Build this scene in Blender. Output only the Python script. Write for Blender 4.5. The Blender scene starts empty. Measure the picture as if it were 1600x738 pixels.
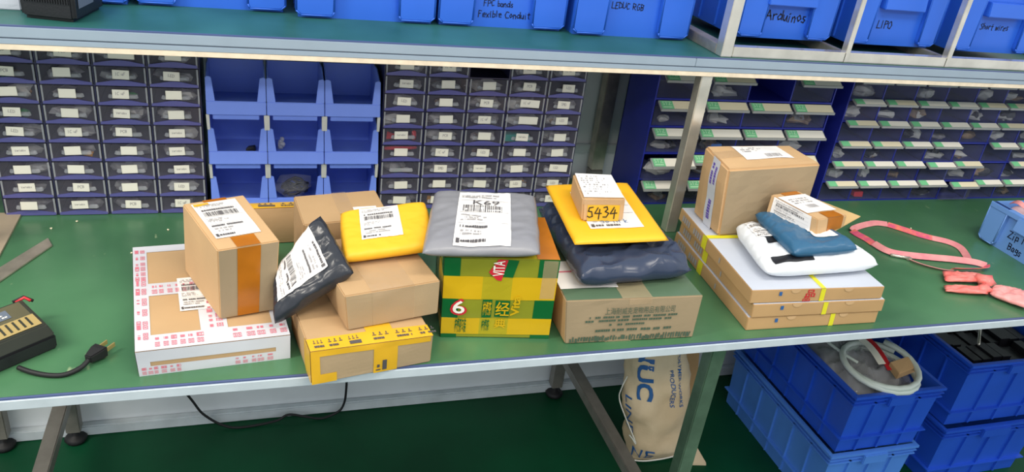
import bpy, bmesh, math, random
from mathutils import Vector, Matrix, noise

scene = bpy.context.scene
COL = scene.collection
random.seed(7)

# ---------------------------------------------------------------- camera
cam_data = bpy.data.cameras.new('camera')
cam = bpy.data.objects.new('camera', cam_data)
COL.objects.link(cam)
cam_data.sensor_width = 36.0
cam_data.sensor_fit = 'HORIZONTAL'
cam_data.lens = 27.8237
cam_data.clip_start = 0.02
cam_data.clip_end = 60
RM = Matrix(((0.951704, 0.028129, -0.305727), (-0.282464, 0.470439, -0.836003), (0.12031, 0.881984, 0.455664)))
cam.matrix_world = Matrix.Translation((0, -0.90202, 1.45)) @ RM.to_4x4()
scene.camera = cam

# ---------------------------------------------------------------- world and lamps
world = bpy.data.worlds.new('room_light')
scene.world = world
world.use_nodes = True
bg = world.node_tree.nodes['Background']
bg.inputs['Color'].default_value = (0.86, 0.93, 1.0, 1)
bg.inputs['Strength'].default_value = 0.62

def area(name, loc, sx, sy, power, col=(1, 0.93, 0.82), rot=(0, 0, 0)):
    l = bpy.data.lights.new(name, 'AREA')
    l.shape = 'RECTANGLE'; l.size = sx; l.size_y = sy
    l.energy = power; l.color = col
    o = bpy.data.objects.new(name, l)
    COL.objects.link(o)
    o.location = loc; o.rotation_euler = rot
    return o
area('ceiling_lamp', (-1.7, -0.35, 2.6), 1.3, 0.35, 34)
area('ceiling_lamp', (0.7, -0.75, 2.7), 1.3, 0.35, 15)
area('ceiling_lamp', (-1.2, -2.1, 2.7), 1.3, 0.35, 24)
area('ceiling_lamp', (1.2, -2.1, 2.7), 1.3, 0.35, 15)
area('ceiling_lamp', (3.2, -0.9, 2.7), 1.3, 0.35, 10)

scene.view_settings.view_transform = 'Standard'
scene.view_settings.look = 'None'
scene.view_settings.exposure = 0.58
scene.view_settings.gamma = 1.0
scene.view_settings.use_curve_mapping = False

# ---------------------------------------------------------------- materials
def lin(c):
    return tuple(((x / 255) / 12.92 if x / 255 <= 0.04045 else ((x / 255 + 0.055) / 1.055) ** 2.4) for x in c)

MATS = {}
def mat(name, rgb, rough=0.6, metal=0.0, alpha=1.0, var=0.0, scale=20.0, bump=0.0, bscale=60.0, spec=0.5, rgb2=None, scuff=None, trans=0.0, stretch=None):
    m = bpy.data.materials.new(name)
    m.use_nodes = True
    nt = m.node_tree
    p = nt.nodes['Principled BSDF']
    c = lin(rgb)
    p.inputs['Base Color'].default_value = (*c, 1)
    p.inputs['Roughness'].default_value = rough
    p.inputs['Metallic'].default_value = metal
    p.inputs['Alpha'].default_value = alpha
    p.inputs['Specular IOR Level'].default_value = spec
    if trans: p.inputs['Transmission Weight'].default_value = trans
    tc = None
    if var or rgb2 or bump:
        tc = nt.nodes.new('ShaderNodeTexCoord')
        mp = nt.nodes.new('ShaderNodeMapping')
        if stretch: mp.inputs['Scale'].default_value = stretch
        nt.links.new(tc.outputs['Object'], mp.inputs['Vector'])
    if var or rgb2:
        n = nt.nodes.new('ShaderNodeTexNoise')
        n.inputs['Scale'].default_value = scale
        n.inputs['Detail'].default_value = 5
        nt.links.new(mp.outputs['Vector'], n.inputs['Vector'])
        r = nt.nodes.new('ShaderNodeValToRGB')
        r.color_ramp.elements[0].position = 0.35; r.color_ramp.elements[1].position = 0.68
        if rgb2:
            c2 = lin(rgb2)
        else:
            c2 = tuple(min(1, x * (1 + var)) for x in c)
        c1 = tuple(x * (1 - var) for x in c)
        r.color_ramp.elements[0].color = (*c1, 1); r.color_ramp.elements[1].color = (*c2, 1)
        nt.links.new(n.outputs['Fac'], r.inputs['Fac'])
        nt.links.new(r.outputs['Color'], p.inputs['Base Color'])
    if scuff:                                  # worn specks and scratches
        n3 = nt.nodes.new('ShaderNodeTexNoise'); n3.inputs['Scale'].default_value = 38; n3.inputs['Detail'].default_value = 3
        mp3 = nt.nodes.new('ShaderNodeMapping'); mp3.inputs['Rotation'].default_value = (0, 0, .7); mp3.inputs['Scale'].default_value = (1, .45, 1)
        nt.links.new(tc.outputs['Object'], mp3.inputs['Vector']); nt.links.new(mp3.outputs['Vector'], n3.inputs['Vector'])
        r3 = nt.nodes.new('ShaderNodeValToRGB'); r3.color_ramp.elements[0].position = 0.70; r3.color_ramp.elements[1].position = 0.78
        mx = nt.nodes.new('ShaderNodeMix'); mx.data_type = 'RGBA'
        nt.links.new(n3.outputs['Fac'], r3.inputs['Fac']); nt.links.new(r3.outputs['Color'], mx.inputs['Factor'])
        nt.links.new(r.outputs['Color'], mx.inputs[6]); mx.inputs[7].default_value = (*lin(scuff), 1)
        nt.links.new(mx.outputs[2], p.inputs['Base Color'])
    if bump:
        n2 = nt.nodes.new('ShaderNodeTexNoise')
        n2.inputs['Scale'].default_value = bscale; n2.inputs['Detail'].default_value = 4
        nt.links.new(mp.outputs['Vector'], n2.inputs['Vector'])
        b = nt.nodes.new('ShaderNodeBump')
        b.inputs['Strength'].default_value = bump; b.inputs['Distance'].default_value = 0.004
        nt.links.new(n2.outputs['Fac'], b.inputs['Height'])
        nt.links.new(b.outputs['Normal'], p.inputs['Normal'])
    MATS[name] = m
    return m

mat('floor_green', (6, 70, 42), 0.5, spec=0.25, var=0.25, scale=3, bump=0.05)
mat('wall_paint', (224, 227, 228), 0.8, var=0.06, scale=6)
mat('skirting', (202, 209, 212), 0.7, var=0.12, scale=14)
mat('mat_green', (60, 107, 73), 0.32, var=0.12, scale=5, rgb2=(76, 124, 86), bump=0.03, spec=0.75, scuff=(150, 168, 128))
mat('shelf_green', (34, 92, 84), 0.45, rgb2=(46, 104, 100), var=0.1, scale=7)
mat('mat_edge', (74, 88, 128), 0.5)
mat('edge_pvc', (198, 208, 214), 0.4, var=0.05, scale=30)
mat('profile', (150, 166, 180), 0.35, var=0.03)
mat('seam', (98, 108, 122), 0.6)
mat('plywood', (232, 216, 190), 0.7, var=0.08, scale=60)
mat('steel', (222, 216, 202), 0.22, 0.7, var=0.10, scale=25)
mat('steel_dull', (196, 186, 170), 0.42, 0.8, var=0.15, scale=40)
mat('foot_steel', (178, 162, 140), 0.5, 0.2, var=0.08)
mat('leg_green', (120, 146, 124), 0.35, 0.6, var=0.12, scale=30)
mat('tube_grey', (140, 134, 126), 0.4, 0.4, var=0.15)
mat('black_rubber', (18, 18, 20), 0.6)
mat('black_plastic', (26, 27, 30), 0.45, bump=0.1, bscale=300)
mat('blue_bin', (46, 104, 214), 0.38, var=0.04, scale=9)
mat('blue_crate', (34, 84, 200), 0.4, var=0.06, scale=9)
mat('blue_crate_light', (80, 136, 222), 0.4, var=0.06, scale=9)
mat('stack_bin', (112, 142, 232), 0.4, var=0.03)
mat('navy_frame', (36, 46, 150), 0.4, var=0.05)
mat('navy_case', (38, 38, 72), 0.35)
mat('violet_lip', (104, 104, 170), 0.25, alpha=0.75)
mat('clear_front', (150, 148, 166), 0.10, alpha=0.12, spec=0.5)
mat('clear_pull', (190, 192, 198), 0.2, alpha=0.45)
mat('clear_tub', (130, 134, 160), 0.12, alpha=0.09)
mat('tag_holder', (176, 178, 176), 0.3, alpha=0.75)
mat('card_white', (240, 236, 222), 0.75)
mat('card_cream', (232, 222, 190), 0.75)
mat('tag_green', (122, 206, 148), 0.6)
mat('tag_green_print', (206, 240, 206), 0.6)
mat('clip_white', (214, 214, 208), 0.5)
mat('carton', (188, 154, 112), 0.8, var=0.05, scale=9, bump=0.05, bscale=200)
mat('carton_grey_and_shade', (158, 138, 108), 0.8, var=0.06, scale=9, bump=0.06, bscale=200)  # green-lid box's own grey; on other cartons, shade painted on the front
mat('carton_front_shade', (172, 148, 114), 0.8, var=0.06, scale=9, bump=0.06, bscale=200)  # carton board with front-side shade mixed into its colour
mat('carton_light', (200, 163, 118), 0.8, var=0.05, scale=9, bump=0.05, bscale=200)
mat('carton_kraft', (188, 150, 102), 0.8, var=0.05, scale=12)
mat('lid_white', (194, 199, 210), 0.55, var=0.02)
mat('k_green', (84, 108, 84), 0.4, var=0.06, scale=12)
mat('tape_orange', (176, 104, 22), 0.25, var=0.08, scale=30)
mat('tape_yellow', (228, 176, 44), 0.28, var=0.05, scale=30)
mat('tape_lime', (226, 218, 44), 0.4)
mat('tape_white', (206, 207, 213), 0.3, var=0.03)
mat('tape_clear', (212, 184, 146), 0.12, alpha=0.35, bump=0.4, bscale=50)
mat('label_paper', (240, 236, 232), 0.55)
mat('mailer_yellow', (246, 184, 34), 0.5, bump=0.1, bscale=120)
mat('poly_black', (44, 47, 54), 0.28, bump=0.25, bscale=45)
mat('poly_grey', (138, 138, 143), 0.35, bump=0.2, bscale=45)
mat('poly_navy', (50, 60, 82), 0.26, bump=0.2, bscale=30)
mat('poly_blue', (46, 96, 130), 0.35, bump=0.25, bscale=45)
mat('poly_white', (232, 235, 238), 0.38, bump=0.25, bscale=40)
mat('envelope', (214, 178, 122), 0.75, var=0.06)
mat('ink', (84, 80, 82), 0.6)
mat('ink_grey', (164, 160, 160), 0.6)
mat('ink_red', (224, 118, 134), 0.55)
mat('ink_violet', (104, 80, 172), 0.55)
mat('ink_green', (72, 92, 74), 0.65)
mat('ink_blue', (40, 92, 150), 0.6)
mat('marker', (20, 22, 48), 0.5)
mat('marker_black', (32, 28, 22), 0.5)
mat('tea_green', (16, 96, 46), 0.22)
mat('tea_olive', (140, 142, 40), 0.2)
mat('tea_yellow', (208, 168, 24), 0.2)
mat('tea_light', (176, 160, 32), 0.2)
mat('tea_white', (244, 240, 226), 0.3)
mat('tea_red', (204, 38, 52), 0.3)
mat('charger_dark', (52, 54, 46), 0.4, var=0.06)
mat('charger_olive', (92, 88, 66), 0.4, var=0.06)
mat('vent_tan', (172, 150, 96), 0.45)
mat('brass', (220, 186, 124), 0.35, 0.7)
mat('lanyard_pink', (222, 132, 140), 0.6, rgb2=(232, 156, 152), var=0.05, scale=40)
mat('lanyard_magenta', (222, 88, 130), 0.55, rgb2=(238, 130, 96), var=0.1, scale=70)
mat('pink_film', (242, 112, 104), 0.3, rgb2=(250, 150, 140), var=0.08, scale=40, bump=0.3, bscale=60)
mat('pink_light', (238, 158, 154), 0.35, bump=0.3, bscale=60)
mat('pale_bin', (118, 164, 232), 0.3, alpha=0.9)
mat('clear_film', (214, 216, 222), 0.12, alpha=0.35, bump=0.5, bscale=60)
mat('thin_film', (200, 204, 214), 0.1, alpha=0.14, bump=0.5, bscale=80)
mat('film_pink', (236, 200, 204), 0.2, alpha=0.7)
mat('hose', (206, 216, 208), 0.35)
mat('sack_paper', (214, 188, 150), 0.8, rgb2=(226, 204, 170), var=0.1, scale=7, bump=0.7, bscale=30)
mat('string', (226, 224, 214), 0.8)
mat('junk_grey', (196, 194, 192), 0.3, rgb2=(110, 108, 112), var=0.3, scale=60)
mat('junk_tan', (190, 160, 120), 0.5, rgb2=(90, 70, 60), var=0.4, scale=60)
mat('junk_red', (206, 42, 50), 0.4)
mat('junk_teal', (34, 160, 146), 0.4)
mat('junk_amber', (226, 158, 40), 0.4)
mat('junk_green', (60, 140, 80), 0.4)
mat('junk_white', (220, 220, 216), 0.25, alpha=0.6)
mat('junk_black', (24, 24, 28), 0.4)
mat('junk_blue', (40, 110, 200), 0.4)

# ---------------------------------------------------------------- mesh helpers
ORIGIN = {}
class B:
    def __init__(s): s.v = []; s.f = []; s.m = []; s.sm = []
    def add(s, vs, fs, mi=0, smooth=False):
        o = len(s.v); s.v += [Vector(v) for v in vs]
        for f in fs: s.f.append([i + o for i in f]); s.m.append(mi); s.sm.append(smooth)
    def box(s, a, b, mi=0):
        (x0, y0, z0), (x1, y1, z1) = a, b
        s.hexa([(x0, y0, z0), (x1, y0, z0), (x1, y1, z0), (x0, y1, z0), (x0, y0, z1), (x1, y0, z1), (x1, y1, z1), (x0, y1, z1)], mi)
    def hexa(s, c, mi=0):
        s.add(c, [(3, 2, 1, 0), (4, 5, 6, 7), (0, 1, 5, 4), (1, 2, 6, 5), (2, 3, 7, 6), (3, 0, 4, 7)], mi)
    def prism(s, pts, d, mi=0):
        """pts: planar ring of 3D points, extruded by vector d"""
        n = len(pts); d = Vector(d)
        vs = [Vector(p) for p in pts] + [Vector(p) + d for p in pts]
        fs = [list(range(n))[::-1], list(range(n, 2 * n))] + [(i, (i + 1) % n, (i + 1) % n + n, i + n) for i in range(n)]
        s.add(vs, fs, mi)
    def tube(s, path, r, n=8, mi=0, flat=None, closed=False):
        path = [Vector(p) for p in path]; k = len(path); vs = []; up = Vector((0, 0, 1))
        for i, p in enumerate(path):
            a = path[(i - 1) % k] if (i > 0 or closed) else path[0]; b = path[(i + 1) % k] if (i < k - 1 or closed) else path[-1]
            t = (b - a).normalized()
            if i == 0:
                q = up if abs(t.z) < 0.9 else Vector((1, 0, 0)); n1 = (q - t * q.dot(t)).normalized()
            else:
                n1 = (n1 - t * n1.dot(t)).normalized()
            n2 = t.cross(n1)
            rr = r[i] if isinstance(r, (list, tuple)) else r
            for j in range(n):
                an = 2 * math.pi * j / n
                vs.append(p + n1 * math.cos(an) * rr + n2 * math.sin(an) * rr)
        fs = []
        for i in range(k if closed else k - 1):
            i2 = (i + 1) % k
            for j in range(n):
                fs.append((i * n + j, i * n + (j + 1) % n, i2 * n + (j + 1) % n, i2 * n + j))
        if not closed:
            fs.append(list(range(n))[::-1]); fs.append([(k - 1) * n + j for j in range(n)])
        s.add(vs, fs, mi, True)
    def lathe(s, c, prof, n=16, mi=0):
        vs = []; c = Vector(c)
        for (r, z) in prof:
            for j in range(n):
                a = 2 * math.pi * j / n; vs.append(c + Vector((r * math.cos(a), r * math.sin(a), z)))
        fs = [(i * n + j, i * n + (j + 1) % n, (i + 1) * n + (j + 1) % n, (i + 1) * n + j) for i in range(len(prof) - 1) for j in range(n)]
        fs.append(list(range(n))[::-1]); fs.append([(len(prof) - 1) * n + j for j in range(n)])
        s.add(vs, fs, mi, True)
    def build(s, name, mats, parent=None, origin=None, bevel=0, merge=0, solid=0, seg=2):
        me = bpy.data.meshes.new(name)
        if parent is not None: og = ORIGIN.get(parent, Vector())
        else: og = Vector(origin) if origin is not None else Vector()
        me.from_pydata([v - og for v in s.v], [], s.f)
        for mm in (mats if isinstance(mats, (list, tuple)) else [mats]): me.materials.append(MATS[mm])
        for p, mi, sm in zip(me.polygons, s.m, s.sm): p.material_index = mi; p.use_smooth = sm
        if bevel or merge:
            bm = bmesh.new(); bm.from_mesh(me)
            if merge: bmesh.ops.remove_doubles(bm, verts=bm.verts, dist=merge)
            bmesh.ops.recalc_face_normals(bm, faces=bm.faces)
            if bevel:
                es = [e for e in bm.edges if len(e.link_faces) == 2 and e.calc_face_angle(0) > 0.7]
                bmesh.ops.bevel(bm, geom=es, offset=bevel, segments=seg, affect='EDGES', clamp_overlap=True)
            bm.to_mesh(me); bm.free()
        else:
            me.validate()
        o = bpy.data.objects.new(name, me)
        COL.objects.link(o)
        if parent is not None: o.parent = parent; ORIGIN[o] = og
        else: o.location = og; ORIGIN[o] = og
        if solid:
            md = o.modifiers.new('thickness', 'SOLIDIFY'); md.thickness = solid; md.offset = 0
        return o

def tag(o, label, cat, group=None):
    o['label'] = label; o['category'] = cat
    if group: o['group'] = group
    return o
def thing(name, label, cat, origin=(0, 0, 0), group=None):
    o = bpy.data.objects.new(name, None); COL.objects.link(o)
    o.empty_display_size = 0.02
    o.location = origin; ORIGIN[o] = Vector(origin)
    return tag(o, label, cat, group)
def structure(o): o['kind'] = 'structure'; return o
def onebox(name, a, b, m, parent=None, bevel=0, origin=None):
    k = B(); k.box(a, b); return k.build(name, m, parent, origin, bevel)
def copy_tree(o, parent=None):
    c = o.copy(); COL.objects.link(c)
    if parent is not None: c.parent = parent
    for ch in o.children: copy_tree(ch, c)
    return c

# ---------------------------------------------------------------- flat print: polygons in a unit square mapped onto a surface function
def rects(rs):
    vs = []; fs = []
    for (a, b, c, d) in rs:
        o = len(vs); vs += [(a, b), (c, b), (c, d), (a, d)]; fs.append((o, o + 1, o + 2, o + 3))
    return vs, fs
def rot_art(art, k):
    vs, fs = art
    for _ in range(k % 4): vs = [(1 - y, x) for x, y in vs]
    return vs, fs
def decal(name, F, art, rect, m, parent, off=0.0008, sub=0):
    vs, fs = art; u0, v0, u1, v1 = rect
    b = B(); b.add([F(u0 + (u1 - u0) * x, v0 + (v1 - v0) * y, off) for x, y in vs], fs)
    o = b.build(name, m, parent)
    if name in ('bars', 'printing', 'red_print', 'black_print', 'violet_print', 'pattern_band'): o['kind'] = 'stuff'   # print too fine to pick apart
    return o
def patch(name, F, rect, m, parent, off=0.0005, n=10, k=10):
    vs = [(i / n, j / k) for j in range(k + 1) for i in range(n + 1)]
    fs = [(j * (n + 1) + i, j * (n + 1) + i + 1, (j + 1) * (n + 1) + i + 1, (j + 1) * (n + 1) + i) for j in range(k) for i in range(n)]
    return decal(name, F, (vs, fs), rect, m, parent, off)
_tc = {}
def text_art(s, bold=0.0):
    """outline of a word, scaled into the unit square; also returns width / height"""
    if (s, bold) in _tc: return _tc[(s, bold)]
    cu = bpy.data.curves.new('t', 'FONT'); cu.body = s; cu.resolution_u = 3; cu.fill_mode = 'FRONT'; cu.offset = bold
    o = bpy.data.objects.new('t', cu); COL.objects.link(o)
    dg = bpy.context.evaluated_depsgraph_get(); dg.update()
    me = bpy.data.meshes.new_from_object(o.evaluated_get(dg))
    vs = [(v.co.x, v.co.y) for v in me.vertices]; fs = [tuple(p.vertices) for p in me.polygons]
    bpy.data.objects.remove(o); bpy.data.curves.remove(cu); bpy.data.meshes.remove(me)
    if not vs: return ([(0, 0), (1, 0), (1, 1), (0, 1)], [(0, 1, 2, 3)]), 1
    xs = [a for a, _ in vs]; ys = [b for _, b in vs]
    w = max(xs) - min(xs); h = max(ys) - min(ys)
    _tc[(s, bold)] = (([((a - min(xs)) / w, (b - min(ys)) / h) for a, b in vs], fs), w / h)
    return _tc[(s, bold)]
GL = {
 'A': [[(0, 0), (.35, 1), (.7, 0)], [(.12, .4), (.6, .42)]], 'r': [[(0, .6), (.08, 0)], [(.05, .4), (.25, .62), (.4, .55)]],
 'd': [[(.5, .5), (.25, .62), (.02, .35), (.15, .05), (.4, .1), (.5, .4)], [(.5, 1), (.52, 0)]],
 'u': [[(0, .6), (.05, .1), (.3, .05), (.42, .55)], [(.42, .6), (.46, 0)]], 'i': [[(.1, .6), (.12, 0)], [(.1, .8), (.12, .84)]],
 'n': [[(0, .6), (.04, 0)], [(.04, .4), (.25, .62), (.4, .4), (.42, 0)]], 'o': [[(.25, .6), (.02, .35), (.2, .02), (.45, .3), (.25, .6)]],
 's': [[(.4, .55), (.15, .6), (.1, .4), (.38, .2), (.3, 0), (.02, .05)]], 'L': [[(.05, 1), (0, 0), (.5, .04)]], 'I': [[(.1, 1), (.12, 0)]],
 'P': [[(.05, 0), (.08, 1), (.5, .9), (.5, .6), (.08, .48)]], 'O': [[(.3, 1), (.02, .6), (.1, .1), (.4, 0), (.6, .5), (.45, .95), (.3, 1)]],
 'S': [[(.5, .9), (.25, 1), (.05, .75), (.45, .4), (.35, .02), (0, .1)]], 'h': [[(.05, 1), (0, 0)], [(.02, .4), (.25, .6), (.38, .4), (.38, 0)]],
 't': [[(.2, .95), (.18, .1), (.35, 0)], [(0, .62), (.4, .66)]], 'w': [[(0, .6), (.12, 0), (.27, .5), (.42, 0), (.56, .6)]],
 'e': [[(.02, .32), (.42, .36), (.3, .6), (.05, .5), (.05, .1), (.4, .05)]], 'F': [[(.05, 0), (.08, 1), (.55, 1)], [(.07, .55), (.42, .56)]],
 'x': [[(0, .6), (.4, 0)], [(.4, .6), (0, 0)]], 'b': [[(.05, 1), (.05, 0), (.38, .1), (.38, .5), (.06, .5)]], 'l': [[(.08, 1), (.1, 0)]],
 'C': [[(.55, .9), (.25, 1), (.02, .5), (.2, .02), (.55, .1)]], 'c': [[(.4, .5), (.2, .6), (.02, .3), (.2, 0), (.42, .1)]],
 'k': [[(.05, 1), (.05, 0)], [(.4, .6), (.07, .3), (.42, 0)]], 'D': [[(.05, 0), (.05, 1), (.5, .75), (.5, .2), (.05, 0)]], 'E': [[(.5, 1), (.05, 1), (.02, 0), (.5, 0)], [(.04, .5), (.4, .5)]],
 'U': [[(0, 1), (.05, .1), (.3, 0), (.5, .2), (.52, 1)]], 'R': [[(.03, 0), (.05, 1), (.5, .85), (.45, .55), (.06, .5), (.55, 0)]],
 'G': [[(.55, .9), (.25, 1), (.02, .5), (.2, .02), (.55, .1), (.55, .45), (.3, .45)]], 'B': [[(.05, 0), (.05, 1), (.45, .85), (.4, .55), (.06, .52), (.5, .4), (.45, .05), (.05, 0)]],
 'Z': [[(0, 1), (.55, 1), (0, 0), (.6, .02)]], 'p': [[(.05, .6), (.03, -.3)], [(.05, .5), (.4, .55), (.4, .1), (.05, .08)]],
 'g': [[(.42, .5), (.1, .6), (.05, .15), (.4, .15), (.42, .55), (.42, -.2), (.1, -.3)]], 'a': [[(.4, .5), (.15, .6), (.02, .2), (.2, 0), (.4, .3)], [(.42, .6), (.44, 0)]],
 '5': [[(.5, 1), (.12, .95), (.08, .55), (.4, .55), (.45, .15), (.2, 0), (0, .1)]], '4': [[(.3, 1), (0, .4), (.6, .42)], [(.45, .8), (.4, -.1)]],
 '3': [[(.02, .9), (.35, 1), (.42, .75), (.15, .55), (.48, .35), (.35, .02), (0, .05)]], 'V': [[(0, 1), (.28, 0), (.6, 1)]], 'v': [[(0, .6), (.2, 0), (.42, .6)]],
 'M': [[(0, 0), (.08, 1), (.3, .3), (.55, 1), (.6, 0)]], 'K': [[(.05, 1), (.05, 0)], [(.5, 1), (.06, .45), (.55, 0)]], 'y': [[(0, .6), (.2, .1)], [(.42, .6), (.08, -.3)]], ' ': [], '.': [[(.1, 0), (.14, .05)]]}
def hand_art(s, wd=0.09, jit=0.03, seed=1):
    """handwritten strokes as thin quads, returned in the unit square with width / height"""
    rn = random.Random(seed); vs = []; fs = []; x = 0
    for ch in s:
        g = GL.get(ch, GL['o']); w = max([p[0] for st in g for p in st] + [.3]); dy = rn.uniform(-jit, jit) * 2
        for st in g:
            pts = [(x + a + rn.uniform(-jit, jit), b + dy + rn.uniform(-jit, jit)) for a, b in st]
            for (a, b), (c, d) in zip(pts, pts[1:]):
                L = math.hypot(c - a, d - b) or 1; tx, ty = (c - a) / L * wd / 2, (d - b) / L * wd / 2; o = len(vs)
                a2, b2, c2, d2 = a - tx * .6, b - ty * .6, c + tx * .6, d + ty * .6
                vs += [(a2 - ty, b2 + tx), (a2 + ty, b2 - tx), (c2 + ty, d2 - tx), (c2 - ty, d2 + tx)]; fs.append((o, o + 1, o + 2, o + 3))
        x += w + .16
    ys = [b for _, b in vs]; y0, y1 = min(ys), max(ys)
    return ([(a / x, (b - y0) / (y1 - y0)) for a, b in vs], fs), x / (y1 - y0)
def dash_rows(rn, x0, y0, x1, y1, rows, fill=0.75, ch=0.02):
    out = []; dy = (y1 - y0) / rows
    for r in range(rows):
        x = x0; yy = y0 + r * dy; end = x0 + (x1 - x0) * rn.uniform(.55, 1)
        while x < end:
            w = ch * rn.uniform(.5, 1.3)
            if rn.random() < fill: out.append((x, yy + dy * .2, min(x + w * .8, end), yy + dy * .75))
            x += w
    return out
def barcode(rn, x0, y0, x1, y1, n=34):
    out = []; x = x0; d = (x1 - x0) / n / 1.5
    while x < x1 - d * 2:
        w = d * rn.choice((.6, .6, 1.1, 1.6)); out.append((x, y0, x + w, y1)); x += w + d * rn.choice((.6, 1, 1.4))
    return out
def waybill(F, rect, parent, seed=1, code=None, rot=0, off=0.001):
    """a courier label: white sheet > grey lines of print, dark bars and code letters"""
    rn = random.Random(seed)
    lab = patch('shipping_label', F, rect, 'label_paper', parent, off, 26, 26)
    grey = dash_rows(rn, .06, .84, .94, .93, 2) + dash_rows(rn, .08, .40, .6, .52, 3) + dash_rows(rn, .1, .14, .7, .26, 2) + [(.04, .36, .96, .366), (.04, .56, .96, .566), (.04, .80, .96, .806)]
    decal('printing', F, rot_art(rects(grey), rot), rect, 'ink_grey', lab, off + .0011)
    dark = barcode(rn, .1, .58, .86, .70) + dash_rows(rn, .08, .27, .8, .34, 1, .9, .03) + dash_rows(rn, .12, .03, .7, .1, 1, .9, .05) + [(.04, .03, .1, .1)]
    if not code: dark += dash_rows(rn, .1, .72, .9, .79, 1, .9, .045)
    decal('bars', F, rot_art(rects(dark), rot), rect, 'ink', lab, off + .0011)
    if code:
        art, _ = text_art(code)
        art = ([(.28 + .5 * x, .71 + .09 * y) for x, y in art[0]], art[1])
        decal('lettering', F, rot_art(art, rot), rect, 'ink', lab, off + .0011)
    return lab

# ---------------------------------------------------------------- cartons and bags
FACES = {'front': (0, 1, 5, 4), 'right': (1, 2, 6, 5), 'back': (2, 3, 7, 6), 'left': (3, 0, 4, 7), 'top': (4, 5, 6, 7), 'bottom': (3, 2, 1, 0)}
def face_fn(c, face, bulge=0.0015, crumple=0.0012, seed=0):
    bl, br, tr, tl = (Vector(c[i]) for i in FACES[face])
    n = (br - bl).cross(tl - bl).normalized()
    def F(u, v, off=0.0):
        p = bl * (1 - u) * (1 - v) + br * u * (1 - v) + tr * u * v + tl * (1 - u) * v
        e = max(0, 16 * u * (1 - u) * v * (1 - v)); uu = min(max(u, 0), 1); vv = min(max(v, 0), 1)
        k = noise.noise(p * 22 + Vector((seed, 0, 0))) * min(1, 6 * min(uu, vv, 1 - uu, 1 - vv))
        return p + n * (off + bulge * e + crumple * k)
    return F
def carton(name, c, m, label, cat='box', group=None, bulge=0.0015, crumple=0.0012, mats=None, bevel=0.0016, seed=0, n=8):
    """cardboard box through eight corners, faces slightly bulged and dented"""
    b = B(); FF = {}
    ml = [m] + (list(dict.fromkeys(mats.values())) if mats else [])
    for fc in FACES:
        F = face_fn(c, fc, bulge if fc not in ('bottom',) else 0, crumple if fc not in ('bottom',) else 0, seed); FF[fc] = F
        vs = [F(i / n, j / n) for j in range(n + 1) for i in range(n + 1)]
        fs = [(j * (n + 1) + i, j * (n + 1) + i + 1, (j + 1) * (n + 1) + i + 1, (j + 1) * (n + 1) + i) for j in range(n) for i in range(n)]
        b.add(vs, fs, ml.index(mats[fc]) if mats and fc in mats else 0)
    org = sum((Vector(p) for p in c[:4]), Vector()) / 4
    o = b.build(name, ml, None, org, bevel=bevel, merge=1e-6)
    tag(o, label, cat, group)
    return o, FF
def pillow_fn(q, thick, p=4.0, wr=0.2, freq=14, seed=0, rnd=0.25):
    """q: four corners bl, br, tr, tl; returns top and bottom surface functions"""
    bl, br, tr, tl = (Vector(x) for x in q)
    n = (br - bl).cross(tl - bl).normalized(); fr = Vector((seed * 3.1, seed * 1.7, 0))
    def t(u, v):
        a = max(0, 1 - abs(2 * u - 1) ** p) ** .6; c = max(0, 1 - abs(2 * v - 1) ** p) ** .6
        return a * c
    def S(side):
        def F(u, v, off=0.0):
            k = t(u, v)
            a, c = 2 * u - 1, 2 * v - 1
            u, v = .5 + a * .5 * math.sqrt(max(0, 1 - rnd * c ** 4 / 2)), .5 + c * .5 * math.sqrt(max(0, 1 - rnd * a ** 4 / 2))
            pt = bl * (1 - u) * (1 - v) + br * u * (1 - v) + tr * u * v + tl * (1 - u) * v
            pa = Vector((pt.x * .8 + pt.y * .5, pt.y * 1.5 - pt.x * .6, pt.z))
            w = .6 * noise.noise(pt * freq * .7 + fr) - 1.5 * (abs(noise.noise(pa * freq * .9 - fr)) - .22) - .9 * (abs(noise.noise(pa * freq * 2.1 + fr)) - .22)
            e = noise.noise(pt * freq * 1.6 + fr * 2) * wr * .35 * (1 - k)
            h = side * k * thick * .5 + (w * wr * thick * (.35 + .65 * k) if side > 0 else 0) * min(1, k * 6) + e * thick
            inn = (bl + br + tr + tl) / 4 - pt
            return pt + n * (h + off * side) + inn * (.03 * wr * 4 * noise.noise(Vector((u * 7, v * 7, seed))) * (1 - k))
        return F
    return S(1), S(-1)
def pillow(name, q, thick, m, label, cat='package', p=4.0, wr=0.2, freq=14, seed=0, n=28, rnd=.25):
    T, U = pillow_fn(q, thick, p, wr, freq, seed, rnd)
    b = B()
    for F, flip in ((T, 0), (U, 1)):
        vs = [F(i / n, j / n) for j in range(n + 1) for i in range(n + 1)]
        fs = [(j * (n + 1) + i, j * (n + 1) + i + 1, (j + 1) * (n + 1) + i + 1, (j + 1) * (n + 1) + i) for j in range(n) for i in range(n)]
        if flip: fs = [f[::-1] for f in fs]
        b.add(vs, fs, 0, True)
    org = sum((Vector(x) for x in q), Vector()) / 4 - Vector((0, 0, thick / 2))
    o = b.build(name, m, None, org, merge=2e-4)
    for pl in o.data.polygons: pl.use_smooth = True
    tag(o, label, cat)
    return o, T
# ================================================================ the setting
structure(onebox('floor', (-2.5, -3.0, -0.05), (4.5, 0.83, 0.0), 'floor_green'))
structure(onebox('wall_back', (-2.5, 0.813, 0.0), (4.5, 0.93, 2.8), 'wall_paint'))
structure(onebox('baseboard_back', (-2.5, 0.793, 0.0), (4.5, 0.8135, 0.03), 'skirting', bevel=0.003))
structure(onebox('trim_1', (-2.5, 0.80, 0.752), (4.5, 0.8135, 0.775), 'skirting', bevel=0.002))

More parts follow.
